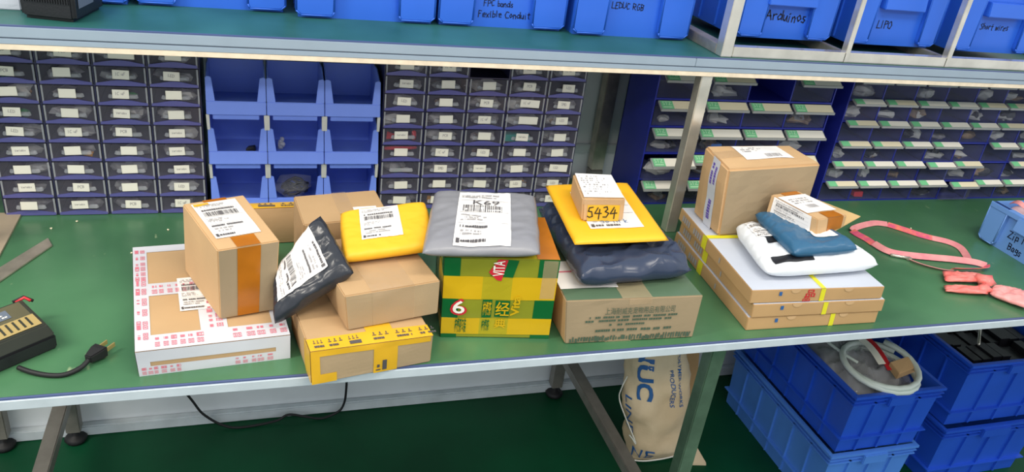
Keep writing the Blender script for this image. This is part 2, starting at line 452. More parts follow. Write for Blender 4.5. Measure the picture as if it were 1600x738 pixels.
# ================================================================ workbench
bench = thing('workbench', 'long workbench with green rubber top and pale edge strip holding the parcels', 'workbench', (0.6, 0.3, 0))
k = B(); k.box((-0.62, 0.002, 0.7325), (2.7, 0.65, 0.7500)); k.build('tabletop', 'mat_green', bench, bevel=0.001)
k = B(); k.box((-0.62, -0.0015, 0.7480), (2.7, 0.0022, 0.7503)); k.build('mat_edge', 'mat_edge', bench)
k = B(); k.box((-0.62, -0.003, 0.7328), (2.7, 0.0022, 0.7481)); k.build('edge_strip', 'edge_pvc', bench, bevel=0.0012)
def leg(x, y, w, m, z0=0.035, z1=0.7325):
    o = onebox('leg', (x, y, z0), (x + w, y + w, z1), m, bench, bevel=0.002)
    f = B(); f.lathe((x + w / 2, y + w / 2, 0), [(0.022, 0), (0.026, 0.008), (0.020, 0.016), (0.008, 0.018), (0.007, z0 + .004)], 14)
    f.build('levelling_foot', 'black_rubber', o)
leg(0.800, 0.122, 0.031, 'leg_green')
leg(-0.455, 0.122, 0.031, 'leg_green')
leg(0.795, 0.765, 0.032, 'tube_grey', z1=0.72)
leg(-0.452, 0.765, 0.032, 'tube_grey', z1=0.72)
leg(-0.605, 0.765, 0.032, 'tube_grey', z1=0.72)
for x in (0.803, -0.455):
    onebox('side_rail', (x, 0.153, 0.135), (x + 0.031, 0.765, 0.165), 'tube_grey', bench, bevel=0.002)
for x0, x1 in ((-0.424, 0.80),):
    onebox('back_rail', (x0, 0.768, 0.66), (x1, 0.79, 0.69), 'tube_grey', bench, bevel=0.002)

# ================================================================ shelf above the bench
shelf = thing('storage_shelf', 'green topped storage shelf with pale metal front edge above the workbench', 'shelf', (0.6, 0.58, 0.75))
ZS = 1.1174
onebox('deck', (-1.2, 0.378, 1.0835), (2.9, 0.806, ZS), 'shelf_green', shelf)
onebox('mat_edge', (-1.2, 0.3745, 1.1155), (2.9, 0.379, ZS + 0.0003), 'mat_edge', shelf)
onebox('front_profile', (-1.2, 0.373, 1.1003), (0.778, 0.379, 1.1156), 'profile', shelf, bevel=0.001)
onebox('front_profile', (0.7782, 0.373, 1.1003), (2.9, 0.379, 1.1156), 'profile', shelf, bevel=0.001)
onebox('groove', (-1.2, 0.3755, 1.0985), (2.9, 0.379, 1.1005), 'seam', shelf)
onebox('lower_profile', (-1.2, 0.373, 1.0905), (2.9, 0.379, 1.0987), 'profile', shelf, bevel=0.001)
onebox('plywood_edge', (-1.2, 0.3735, 1.0824), (2.9, 0.40, 1.0907), 'plywood', shelf, bevel=0.0005)
onebox('front_post', (0.8005, 0.377, 0.7503), (0.8245, 0.401, 1.0824), 'steel', shelf, bevel=0.0015)
onebox('rear_post', (0.795, 0.768, 0.72), (0.827, 0.798, 1.0836), 'steel_dull', shelf, bevel=0.0015)
k = B(); k.box((-0.452, 0.345, 0.7503), (-0.391, 0.515, 0.7535)); k.box((-0.452, 0.345, 0.7535), (-0.4485, 0.515, 0.78))
k.build('foot_plate', 'foot_steel', shelf)
onebox('front_post', (-0.485, 0.377, 0.7503), (-0.4535, 0.401, 1.0824), 'steel', shelf, bevel=0.0015)

# ================================================================ small drawer cabinets
def drawer_cabinet(x0, y0, z0, nx, nz, px, pz, label, skip=(), wide=(), nolabel=(), seed=1):
    rn = random.Random(seed)
    root = thing('drawer_cabinet', label, 'cabinet', (x0 + nx * px / 2, y0 + .07, z0))
    D = 0.125; t = 0.0011
    c = B()
    c.box((0, 0, 0), (px, D, t)); c.box((0, 0, pz - t), (px, D, pz)); c.box((0, 0, t), (t, D, pz - t)); c.box((px - t, 0, t), (px, D, pz - t)); c.box((t, D - t, t), (px - t, D, pz - t))
    case = c.build('case', 'navy_case', None)
    d = B(); f = 0.0012
    d.box((0.0022, -0.0005, 0.0018), (px - 0.0022, -0.0005 + f, pz - 0.002))
    d.box((0.0022, f, 0.0018), (0.0022 + f, D - .01, pz - 0.006)); d.box((px - 0.0022 - f, f, 0.0018), (px - 0.0022, D - .01, pz - 0.006))
    d.box((0.0022, f, 0.0016), (px - 0.0022, D - .01, 0.0026))
    drw = d.build('drawer', 'clear_front', None)
    rib = onebox('corner_rib', (0, -0.0019, 0.0018), (0.0028, -0.0006, pz - 0.002), 'clear_pull')
    l = B(); N = 14; ring = [(0.003, -0.0028, 0.0008)] + [(0.003 + (px - 0.006) * i / N, -0.0028, 0.0052 + 0.0052 * math.sin(math.pi * i / N) ** 1.5) for i in range(N + 1)] + [(px - 0.003, -0.0028, 0.0008)]
    l.prism(ring, (0, 0.0022, 0)); lip = l.build('front_lip', 'violet_lip', None)
    p = B(); cx = px / 2 + .001; zz = 0.0135
    p.hexa([(cx - .021, -.0055, zz), (cx + .021, -.0055, zz), (cx + .024, -.0006, zz), (cx - .024, -.0006, zz), (cx - .017, -.0055, zz + .0055), (cx + .017, -.0055, zz + .0055), (cx + .022, -.0006, zz + .0065), (cx - .022, -.0006, zz + .0065)])
    pull = p.build('pull', 'clear_pull', None, bevel=.0006)
    lb = B(); lb.box((-.0130, -.0007, -.0080), (.0130, 0, .0080)); lab = lb.build('label', 'card_white', None, bevel=.0006)
    lb = B(); lb.box((-.014, -.0007, -.0080), (.026, 0, .0080)); labw = lb.build('label', 'card_white', None, bevel=.0006)
    scr = []
    for s in range(5):
        word = ['SMD', 'PCB', 'LED', 'Variable', 'IC uF'][s]
        art, asp = hand_art(word, .12, .05, s)
        w = B(); W = min(.0165, .0065 * asp); H = W / asp
        w.add([(-W / 2 + W * a, -.0012, .0 + H * (b - .3)) for a, b in art[0]], art[1]); scr.append(w.build('handwriting', 'ink_grey', None))
    protos = [case, drw, rib, lip, pull, lab, labw] + scr
    def put(o, parent, loc, rot=0):
        c = o.copy(); COL.objects.link(c); c.parent = parent; c.location = loc; c.rotation_euler = (0, rot, 0); return c
    for j in range(nz):
        for i in range(nx):
            base = Vector((x0 + i * px, y0, z0 + j * pz)) - ORIGIN[root]
            put(case, root, base)
            if (i, j) in skip: continue
            dd = put(drw, root, base + Vector((0, rn.uniform(-.0006, .0006), 0)))
            put(rib, dd, (.0024, 0, 0)); put(rib, dd, (px - .0052, 0, 0)); put(lip, dd, (0, 0, 0)); put(pull, dd, (0, 0, 0))
            if (i, j) in nolabel: continue
            L = put(labw if (i, j) in wide else lab, dd, (px / 2 + rn.uniform(-.004, .002), -.0058, .0212 + rn.uniform(-.001, .001)), rn.uniform(-.05, .05))
            if rn.random() < .6: put(scr[rn.randrange(5)], L, (0, 0, 0))
    for o in protos: bpy.data.objects.remove(o)
    return root
PZ = 0.0341
drawer_cabinet(-0.4155, 0.510, 0.7505, 4, 9, 0.0822, PZ, 'tall cabinet of small clear drawers four columns wide, at the left end', wide=((2, 8),), seed=3)
drawer_cabinet(0.2285, 0.510, 0.7505, 5, 9, 0.0799, PZ, 'tall cabinet of small clear drawers five columns wide, between blue bins and steel post', skip=((2, 8),), wide=((3, 6), (3, 5), (4, 2)), nolabel=((0, 2),), seed=5)

# loose parts lying in the drawers: nobody could count them
def lump(b, c, r, rn, mi=0, flat=1.0):
    n, m = 7, 5; vs = []; fs = []; s = rn.uniform(0, 50)
    for j in range(m):
        th = math.pi * j / (m - 1)
        for i in range(n):
            ph = 2 * math.pi * i / n
            d = Vector((math.sin(th) * math.cos(ph), math.sin(th) * math.sin(ph), math.cos(th)))
            k = 1 + .7 * noise.noise(d * 2.2 + Vector((s, s, s)))
            vs.append(Vector(c) + Vector((d.x * r[0] * k, d.y * r[1] * k, d.z * r[2] * k)))
    for j in range(m - 1):
        for i in range(n): fs.append((j * n + i, (j + 1) * n + i, (j + 1) * n + (i + 1) % n, j * n + (i + 1) % n))
    b.add(vs, fs, mi)
def drawer_junk(x0, nx, px, label, seed, special):
    rn = random.Random(seed); b = B(); mats = ['junk_grey', 'junk_tan', 'junk_white', 'junk_green', 'junk_amber']
    for j in range(9):
        for i in range(nx):
            if (i, j) in special: continue
            q = rn.random(); cnt = 2 if q < .4 else (4 if q < .8 else 6)
            for _ in range(cnt):
                big = rn.random() < .4
                r = (rn.uniform(.018, .027), .012, rn.uniform(.008, .012)) if big else (rn.uniform(.006, .013), .007, rn.uniform(.004, .008))
                mi = 0 if rn.random() < .6 else rn.randrange(1, 5)
                if mi == 4 and rn.random() < .5: mi = 2
                lump(b, (x0 + px * (i + rn.uniform(.3, .7)), .510 + rn.uniform(.014, .03), .7505 + j * PZ + .004 + r[2]), r, rn, mi if not big else rn.choice((0, 0, 2)))
    o = b.build('loose_components', mats); tag(o, label, 'components'); o['kind'] = 'stuff'
sp_m = {(0, 4): 'r', (0, 3): 'r', (3, 4): 't', (2, 8): ''}
drawer_junk(-0.4155, 4, 0.0822, 'loose small components and plastic bags inside the clear drawers at the left end', 11, {})
drawer_junk(0.2285, 5, 0.0799, 'loose small components inside the clear drawers of the five column cabinet', 12, sp_m)
for (i, j), nm, lb, m in (((0, 4), 'tool_handle', 'red tool pieces in a left drawer of five column cabinet, fifth row from bench', 'junk_red'),
                          ((0, 3), 'tool_handle', 'long red tool in a left drawer of five column cabinet, fourth row from bench', 'junk_red'),
                          ((3, 4), 'parts_packet', 'teal packet inside a clear drawer of the five column cabinet', 'junk_teal')):
    rn = random.Random(i * 7 + j); b = B(); x = 0.2285 + i * .0799; z = .7505 + j * PZ
    if j == 3: b.tube([(x + .008, .522, z + .022), (x + .03, .521, z + .0235), (x + .052, .521, z + .0235), (x + .071, .522, z + .0245)], [.004, .0045, .0042, .0035], 8)
    elif m == 'junk_red':
        b.tube([(x + .012, .524, z + .014), (x + .03, .522, z + .012), (x + .055, .524, z + .012)], [.008, .004, .003], 8); lump(b, (x + .064, .523, z + .015), (.005, .005, .009), rn)
    else:
        b.hexa([(x + .008, .52, z + .005), (x + .062, .518, z + .004), (x + .066, .54, z + .006), (x + .008, .54, z + .006), (x + .009, .521, z + .019), (x + .061, .52, z + .017), (x + .064, .54, z + .017), (x + .01, .54, z + .02)])
    tag(b.build(nm, m, None, (x + .04, .53, z + .004), bevel=.001), lb, 'tool' if m == 'junk_red' else 'packet')

# ================================================================ open-front blue stacking bins, three by three
def stacking_bin():
    W, D, H = 0.098, 0.115, 0.0935; t = .0022; LH = .0235
    b = B()
    b.box((0, .004, 0), (W, D, t)); b.box((0, D - t, t), (W, D, .066))
    for x in (0, W - t):
        ring = [(x, .004, t), (x, D - t, t), (x, D - t, .072), (x, .045, .078), (x, .010, .066), (x, .004, .058)]
        b.prism(ring, (t, 0, 0))
    body = b.build('stacking_bin', 'stack_bin', None, (0, 0, 0), bevel=.0005, seg=1)
    l = B(); l.hexa([(-.001, -.008, .0005), (W + .001, -.008, .0005), (W + .001, .005, .0005), (-.001, .005, .0005), (-.001, -.003, LH), (W + .001, -.003, LH), (W + .001, .002, LH), (-.001, .002, LH)])
    l.build('front_lip', 'stack_bin', body, bevel=.001)
    for s in (-1, 1):
        f = B(); X = (lambda v: v) if s < 0 else (lambda v: W - v)
        ring = [(X(-.001), -.003, LH), (X(.014), -.003, LH), (X(.009), .004, .064), (X(.003), .005, .066), (X(-.001), .005, .064)]
        f.prism(ring if s < 0 else ring[::-1], (0, .004, 0)); f.build('side_flange', 'stack_bin', body, bevel=.0006)
    r = B(); r.box((.009, -.003, -.010), (W - .011, .004, .0003)); r.build('stacking_foot', 'stack_bin', body, bevel=.001)
    return body
bin0 = stacking_bin()
clip = B(); clip.hexa([(-.002, .004, 0), (.003, .004, 0), (.003, .008, 0), (-.002, .008, 0), (-.0028, -.002, .031), (.0028, -.002, .031), (.0028, .003, .031), (-.0028, .003, .031)])
clip0 = clip.build('clip', 'clip_white', None, bevel=.0006)
PXB, PZB = .1012, .0945
clipped = []
rown = ['bottom', 'middle', 'top']; coln = ['left', 'centre', 'right']
for r in range(3):
    for c in range(3):
        o = bin0 if (r, c) == (0, 0) else copy_tree(bin0)
        o.location = (-.0795 + c * PXB + .0012, .510, .7545 + r * PZB)
        ex = {(1, 0): ' holding a small black part', (1, 1): ' holding a small white part', (0, 1): ' holding bagged black cable'}.get((r, c), ', empty')
        lbl = 'blue open front bin, %s row %s column%s' % (rown[r], coln[c], ex)
        tag(o, lbl, 'bin', 'blue stacking bins three by three')
        if r < 2: clipped.append(o)
for o in clipped:
    for x in (0.0005, .0975):
        k = clip0.copy(); COL.objects.link(k); k.parent = o; k.location = (x, -.001, .0625)
bpy.data.objects.remove(clip0)
b = B(); b.hexa([(.0, 0, 0), (.018, -.004, 0), (.02, .012, 0), (.001, .014, 0), (.004, .001, .006), (.016, -.002, .009), (.018, .01, .009), (.006, .012, .006)])
tag(b.build('cable_connector', 'junk_black', None, bevel=.001), 'small black connector lying in a blue stacking bin', 'connector').location = (-.0795 + .062, .562, .7545 + PZB + .0026)
b = B(); rn = random.Random(4)
for i in range(4): lump(b, (.004 * (i % 2), .0, .005 + .005 * i), (.005, .005, .005), rn)
tag(b.build('plastic_fitting', 'junk_white', None), 'small white plastic fitting lying in the centre blue bin', 'fitting').location = (-.0795 + PXB + .024, .572, .7545 + PZB + .0026)
cb = B(); path = []
for i in range(50):
    a = i * .55; path.append((.022 * math.cos(a) * (1 + .15 * math.sin(i)), .016 * math.sin(a), .012 + .008 * math.sin(i * .9) + i * .0004))
cb.tube(path, .0028, 6); o = cb.build('coiled_cable', 'junk_black', None); tag(o, 'coiled black cable in a bottom row blue bin', 'cable'); o.location = (-.0795 + PXB + .05, .550, .760)
b = B(); lump(b, (0, 0, .024), (.036, .024, .026), random.Random(9)); o = b.build('plastic_bag', 'thin_film', None); tag(o, 'crumpled clear plastic bag around black cable in blue bin', 'bag'); o.location = (-.0795 + PXB + .049, .549, .7592)

# ================================================================ larger cabinets with sloping tag holders
def tag_cabinet(x0, x1, z0, nx, nz, pz, lip, label, seed, skip=(), notag=(), out={}, cream=.2, word=True):
    y0 = .510; rn = random.Random(seed)
    root = thing('tag_drawer_cabinet', label, 'cabinet', ((x0 + x1) / 2, y0 + .07, z0))
    px = (x1 - x0 - .006) / nx; D = .13; H = nz * pz
    k = B(); k.box((x0, y0, z0), (x0 + .003, y0 + D, z0 + H)); k.build('side_panel', 'navy_frame', root)
    k = B(); k.box((x1 - .003, y0, z0), (x1, y0 + D, z0 + H)); k.build('side_panel', 'navy_frame', root)
    k = B(); k.box((x0, y0 + D - .003, z0), (x1, y0 + D, z0 + H)); k.build('back_panel', 'navy_frame', root)
    for j in range(nz + 1):
        k = B(); k.box((x0 + .003, y0, z0 + j * pz - (.0018 if j else 0)), (x1 - .003, y0 + D - .003, z0 + j * pz + .0018)); k.build('tray_shelf', 'navy_frame', root)
    for i in range(1, nx):
        k = B(); xx = x0 + .003 + i * px; k.box((xx - .0015, y0 + .001, z0 + .002), (xx + .0015, y0 + D - .003, z0 + H - .002)); k.build('divider', 'navy_frame', root)
    ya, za, yb, zb = lip                                     # holder: back edge and front edge relative to front plane / cell top
    def local(bld, nm, m, bv=0): return bld.build(nm, m, None, None, bevel=bv)
    d = B(); w = px - .005; h = pz - .006; f = .0012
    d.box((0, .002, 0), (w, .002 + f, h - .002)); d.box((0, .003, 0), (f, D - .012, h * .8)); d.box((w - f, .003, 0), (w, D - .012, h * .8)); d.box((0, .003, 0), (w, D - .012, f))
    drw = local(d, 'drawer', 'clear_tub')
    hl = B(); th = .0038
    hl.hexa([(.001, yb, zb - th), (w - .001, yb, zb - th), (w - .001, ya, za - th), (.001, ya, za - th), (.001, yb, zb), (w - .001, yb, zb), (w - .001, ya, za), (.001, ya, za)])
    hl.box((.001, yb - .0012, zb - th), (w - .001, yb, zb + .0012))
    hol = local(hl, 'tag_holder', 'tag_holder')
    nrm = Vector((0, zb - za, ya - yb)).normalized() * 1; nrm = Vector((0, -(za - zb), (ya - yb))).normalized()
    def strip(u0, u1, v0, v1, off):
        def P(u, v): return Vector((.001 + (w - .002) * u, yb + (ya - yb) * v, zb + (za - zb) * v)) + nrm * off
        b = B(); b.hexa([P(u0, v0) - nrm * .0004, P(u1, v0) - nrm * .0004, P(u1, v1) - nrm * .0004, P(u0, v1) - nrm * .0004, P(u0, v0), P(u1, v0), P(u1, v1), P(u0, v1)]); return b
    cards = [local(strip(.30, .975, .08, .94, .0009), 'name_card', m) for m in ('card_white', 'card_cream')]
    grn = local(strip(.03, .30, .08, .94, .0010), 'colour_tag', 'tag_green')
    art, _ = text_art('STZ'); wb = B()
    wb.add([Vector((.001 + (w - .002) * (.06 + .2 * a), yb + (ya - yb) * (.45 + .4 * c), zb + (za - zb) * (.45 + .4 * c))) + nrm * .0016 for a, c in art[0]], art[1])
    rr = rects(dash_rows(random.Random(2), 0, 0, 1, 1, 1, 1, .12))
    wb.add([Vector((.001 + (w - .002) * (.06 + .2 * a), yb + (ya - yb) * (.15 + .2 * c), zb + (za - zb) * (.15 + .2 * c))) + nrm * .0016 for a, c in rr[0]], rr[1])
    prt = local(wb, 'lettering', 'tag_green_print')
    def put(o, parent, loc):
        c = o.copy(); COL.objects.link(c); c.parent = parent; c.location = loc; return c
    junk = B()
    for j in range(nz):
        for i in range(nx):
            if (i, j) in skip: continue
            pull = out.get((i, j), 0) - rn.uniform(0, .0015)
            base = Vector((x0 + .003 + i * px + .0025, y0 + pull, z0 + j * pz + .003)) - ORIGIN[root]
            dd = put(drw, root, base)
            if (i, j) not in notag:
                hh = put(hol, dd, (0, 0, pz - .003)); put(cards[1 if rn.random() < cream else 0], hh, (0, 0, 0)); g = put(grn, hh, (0, 0, 0))
                if word: put(prt, hh, (0, 0, 0))
            for _ in range(rn.choice((0, 1, 2, 3))):
                r = (rn.uniform(.010, px * .36), .012, rn.uniform(.006, pz * .28))
                lump(junk, (x0 + .003 + (i + rn.uniform(.35, .65)) * px, y0 + .022, z0 + j * pz + .0035 + r[2]), r, rn, rn.choice((0, 1, 1, 1, 1, 2, 3)))
    for o in [drw, hol, grn, prt] + cards: bpy.data.objects.remove(o)
    o = junk.build('loose_components', ['junk_grey', 'junk_white', 'junk_black', 'junk_tan']); o['kind'] = 'stuff'
    return root, o
r3, j3 = tag_cabinet(.786, 1.2275, .7505, 4, 5, .0605, (-.003, -.002, -.023, -.0145), 'navy cabinet with four columns of green tagged drawers behind the steel post', 21, skip=((2, 4),), out={(0, 1): -.018})
tag(j3, 'loose components in the four column navy cabinet behind the steel post', 'components')
r4, j4 = tag_cabinet(1.268, 1.268 + .006 + 8 * .0903, .7505, 8, 6, .0504, (-.003, .0040, -.020, -.0035), 'navy cabinet with small green tagged drawers at the right end of bench', 22, notag=((4, 2), (5, 1)), out={(4, 0): -.012, (3, 1): -.006}, cream=.35, word=False)
tag(j4, 'loose components in the small tagged drawers at the right end', 'components')
for x, z, s, m, nm, lb in ((1.268 + .115, .757, .012, 'junk_red', 'connector', 'red connector in a bottom drawer of the right cabinet'), (.786 + .16, .8735, .016, 'junk_blue', 'component_block', 'blue block in a drawer right of the steel post')):
    b = B(); b.hexa([(x, .518, z), (x + s * 2, .516, z), (x + s * 2, .535, z), (x, .535, z), (x, .52, z + s), (x + s * 2, .518, z + s * 1.1), (x + s * 2, .535, z + s), (x, .535, z + s)])
    tag(b.build(nm, m, None, (x + s, .525, z), bevel=.001), lb, 'component')
# ================================================================ blue bins with raised corner wings
def flatF(o, ux, uz, n):
    o, ux, uz, n = Vector(o), Vector(ux), Vector(uz), Vector(n)
    return lambda u, v, off=0.0: o + ux * u + uz * v + n * off
def wing_bin(name, w, d, h, wing, m, label, loc, rz=0, handle=None, writing=(), group=None, ink='marker', cat='bin'):
    """tub with an open top; end panel recessed between two rounded corner wings"""
    b = B(); t = .0025
    b.box((.004, .012, 0), (w - .004, d - .012, t)); b.box((.004, .012, t), (w - .004, .012 + t, h)); b.box((.004, d - .012 - t, t), (w - .004, d - .012, h))
    b.box((.004, .012 + t, t), (.004 + t, d - .012 - t, h)); b.box((w - .004 - t, .012 + t, t), (w - .004, d - .012 - t, h))
    root = b.build(name, m, None, (0, 0, 0)); tag(root, label, cat, group)
    for yy, s in ((0, 1), (d, -1)):
        for side in (0, 1):
            x0, x1 = (0, wing) if side == 0 else (w - wing, w)
            sl = .014
            a = B()
            i0, i1 = (x0, x1 - sl * .3) if side == 0 else (x0 + sl * .3, x1)
            ring = [(i0 + (.008 if side == 0 else .003), yy, .006), (i1 - (.003 if side == 0 else .008), yy, .006), (i1 - (0 if side == 0 else 0), yy, .013)] + ([(x1, yy, h)] if side == 0 else [(i1, yy, h)]) + ([(x0, yy, h)]) + [(i0, yy, .013)]
            a.prism(ring, (0, .0135 * s, 0)); wg = a.build('corner_wing', m, root, bevel=.002)
            r = B(); e = .0022; rd = -.0016 * s
            for p, q in zip(ring, ring[1:] + ring[:1]):
                if abs(p[2] - q[2]) < .001 and p[2] > h * .9: continue
                r.tube([Vector(p) + Vector((0, .0008 * s, 0)), Vector(q) + Vector((0, .0008 * s, 0))], .0016, 6)
            r.build('wing_rim', m, wg)
        for x0 in (0.0, w - .006):
            pass
    for sx in (0, 1):
        xx = 0.0 if sx == 0 else w - .006
        for yv in (.06, d * .35, d * .6, d - .06):
            a = B(); a.box((xx + (0 if sx == 0 else .002), yv - .002, .004), (xx + (.0042 if sx == 0 else .006), yv + .002, h - .01)); a.build('side_rib', m, root)
    a = B()
    for A, C in (((0, -.001, h - .012), (w, .0125, h)), ((0, d - .0125, h - .012), (w, d + .001, h)), ((-.001, .0125, h - .012), (.0045, d - .0125, h)), ((w - .0045, .0125, h - .012), (w + .001, d - .0125, h))): a.box(A, C)
    a.build('rim', m, root, bevel=.001)
    if handle:
        z, hw = handle; a = B()
        a.hexa([(w / 2 - hw, -.006, z), (w / 2 + hw, -.006, z), (w / 2 + hw, .0122, z), (w / 2 - hw, .0122, z), (w / 2 - hw, -.002, z + .03), (w / 2 + hw, -.002, z + .03), (w / 2 + hw, .0122, z + .03), (w / 2 - hw, .0122, z + .03)])
        a.build('handle', m, root, bevel=.0015)
    F = flatF((0, .012, 0), (1, 0, 0), (0, 0, 1), (0, -1, 0))
    for (word, x0, z0, hh, sd) in writing:
        art, asp = hand_art(word, .13, .045, sd)
        decal('handwriting', F, art, (x0, z0, x0 + hh * asp, z0 + hh), ink, root, .0006)
    root.location = loc; root.rotation_euler = (0, 0, rz)
    return root
G1 = 'blue bins on the upper shelf'
wing_bin('storage_bin', .243, .26, .17, .066, 'blue_bin', 'blue plastic bin on the shelf directly right of the black charger', (-.432, .530, ZS), group=G1)
wing_bin('storage_bin', .238, .26, .17, .066, 'blue_bin', 'blank blue plastic bin on the shelf, second from the black charger', (-.181, .538, ZS), group=G1)
wing_bin('storage_bin', .241, .27, .17, .068, 'blue_bin', 'blank blue plastic bin on the shelf left of the Fexible Conduit bin', (.073, .512, ZS), group=G1)
wing_bin('storage_bin', .243, .27, .17, .068, 'blue_bin', 'blue plastic bin on the shelf with Fexible Conduit handwritten on it', (.321, .512, ZS), writing=(('Fexible Conduit', .076, .0165, .0145, 3), ('FPC bands', .085, .037, .013, 4)), group=G1)
wing_bin('storage_bin', .243, .27, .17, .068, 'blue_bin', 'blue plastic bin on the shelf with LEDUC RGB handwritten on it', (.575, .492, ZS), writing=(('LEDUC RGB', .076, .0505, .0155, 5),), group=G1)

# ================================================================ welded steel rack on the shelf with three more bins
rack = thing('steel_rack', 'low welded steel tube rack standing on the shelf under three bins', 'rack', (1.25, .55, ZS))
onebox('bottom_rail', (.858, .385, ZS + .0004), (1.76, .405, ZS + .020), 'steel', rack, bevel=.0012)
onebox('bottom_rail', (.858, .740, ZS + .0004), (1.76, .760, ZS + .020), 'steel', rack, bevel=.0012)
for x, w in ((.834, .023), (1.112, .011), (1.366, .012), (1.76, .02)):
    onebox('post', (x, .384, ZS + .0004), (x + w, .384 + max(w, .016), 1.42), 'steel', rack, bevel=.001)
    onebox('post', (x, .742, ZS + .0004), (x + w, .742 + max(w, .016), 1.42), 'steel_dull', rack, bevel=.001)
    onebox('cross_rail', (x, .407, ZS + .0004), (x + w, .741, ZS + .020), 'steel_dull', rack, bevel=.001)
G2 = 'blue bins in the steel rack'
wing_bin('storage_bin', .216, .27, .2, .058, 'blue_bin', 'leftmost blue bin on the steel rack, with handwriting in its recess', (.908, .460, ZS + .020), handle=(.068, .056), writing=(('Arduinos', .062, .033, .024, 6),), group=G2)
wing_bin('storage_bin', .214, .27, .2, .045, 'blue_bin', 'blue bin with LIPO handwritten on it, on the steel rack', (1.176, .455, ZS + .020), handle=(.076, .052), writing=(('LIPO', .064, .034, .018, 7),), group=G2)
wing_bin('storage_bin', .214, .27, .2, .045, 'blue_bin', 'blue bin with Short wires handwritten on it, rightmost on the steel rack', (1.437, .443, ZS + .020), handle=(.078, .052), writing=(('Short wires', .062, .047, .016, 8),), group=G2)

# black charger and a pale carton at the left end of the shelf
b = B(); c = [(-.321, .421, ZS), (-.246, .402, ZS), (-.222, .505, ZS), (-.300, .522, ZS)]
cen = sum((Vector(p) for p in c), Vector()) / 4
tp = [cen + (Vector(p) - cen) * 1.02 + Vector((0, 0, .042)) for p in c]
b.hexa(c + tp); ch = b.build('battery_charger', 'black_plastic', None, cen, bevel=.006, seg=3)
tag(ch, 'black ribbed battery charger at the left end of the shelf', 'charger')
F = face_fn(c + tp, 'front', 0, 0)
for i in range(18):
    u = .1 + i * .046; a = B(); a.hexa([F(u, .62, 0), F(u + .02, .62, 0), F(u + .02, .62, .0016), F(u, .62, .0016), F(u, .93, 0), F(u + .02, .93, 0), F(u + .02, .93, .0016), F(u, .93, .0016)]); a.build('fin', 'black_plastic', ch)
F = face_fn(c + tp, 'right', 0, 0)
patch('side_panel', F, (.12, .45, .62, .92), 'seam', ch, .0008, 1, 1)
carton('carton', [(-.46, .465, ZS), (-.329, .463, ZS), (-.327, .524, ZS), (-.46, .524, ZS), (-.46, .465, ZS + .07), (-.329, .463, ZS + .07), (-.327, .524, ZS + .07), (-.46, .524, ZS + .07)], 'lid_white', 'pale grey box at the far left of the shelf beside the black charger', 'box')

# ================================================================ parcels on the bench, left to right
def bands(F, rs, m, parent, name='tape', off=.0007): return [patch(name, F, r, m, parent, off) for r in rs]
def red_marks(F, rect, parent, horiz=True, seed=0, off=.0014, m='ink_red'):
    rn = random.Random(seed); rs = []
    x = .01
    while x < .95:
        w = rn.uniform(.10, .16)
        if rn.random() < .4: rs += [(x, .62, x + w, .67), (x, .90, x + w, .95), (x, .62, x + .008, .95), (x + w - .008, .62, x + w, .95)]
        rs += dash_rows(rn, x + .01, .60, x + w - .01, .98, 1, .85, .018)
        for k in range(2):
            a = x + k * w / 2; rs += [(a, .08, a + w * .42, .14), (a, .40, a + w * .42, .46), (a, .08, a + .006, .46), (a + w * .42 - .006, .08, a + w * .42, .46), (a + w * .15, .2, a + w * .28, .34)]
        x += w + rn.uniform(.02, .09)
    art = rects(rs)
    if not horiz: art = rot_art(art, 1)
    return decal('red_print', F, art, rect, m, parent, off)

A = [(-0.154, 0.0245, 0.7502), (0.0389, 0.0413, 0.7502), (0.0062, 0.327, 0.7502), (-0.1867, 0.3103, 0.7502), (-0.1558, 0.0226, 0.7906), (0.0392, 0.0432, 0.7881), (0.0066, 0.3289, 0.7881), (-0.1892, 0.3075, 0.7896)]
o, FF = carton('carton', A, 'carton', 'flat carton wrapped in white tape with red print, under the tall box', bulge=.0002, crumple=.0003, seed=1)
tp = bands(FF['top'], [(0, 0, .10, 1), (.10, 0, 1, .12), (.10, .47, .62, .59), (.42, .12, .60, .47), (.10, .93, 1, 1), (.9, .12, 1, .93)], 'tape_white', o)
red_marks(FF['top'], (.12, .015, .42, .105), tp[1], True, 1); red_marks(FF['top'], (.62, .02, .99, .11), tp[1], True, 2)
red_marks(FF['top'], (.01, .08, .09, .60), tp[0], False, 3); red_marks(FF['top'], (.01, .62, .09, .98), tp[0], False, 4); red_marks(FF['top'], (.12, .48, .40, .575), tp[2], True, 5); red_marks(FF['top'], (.47, .13, .58, .36), tp[3], False, 6)
tf = bands(FF['front'], [(0, .55, 1, 1), (0, 0, 1, .38), (0, .38, .08, .55), (.9, .38, 1, .55)], 'tape_white', o)
red_marks(FF['front'], (.02, .04, .26, .36), tf[1], True, 7); red_marks(FF['front'], (.62, .04, .92, .36), tf[1], True, 8)
bands(FF['left'], [(0, .1, 1, .95)], 'tape_white', o)
waybill(FF['top'], (.30, .30, .56, .62), o, 3, off=.0012)

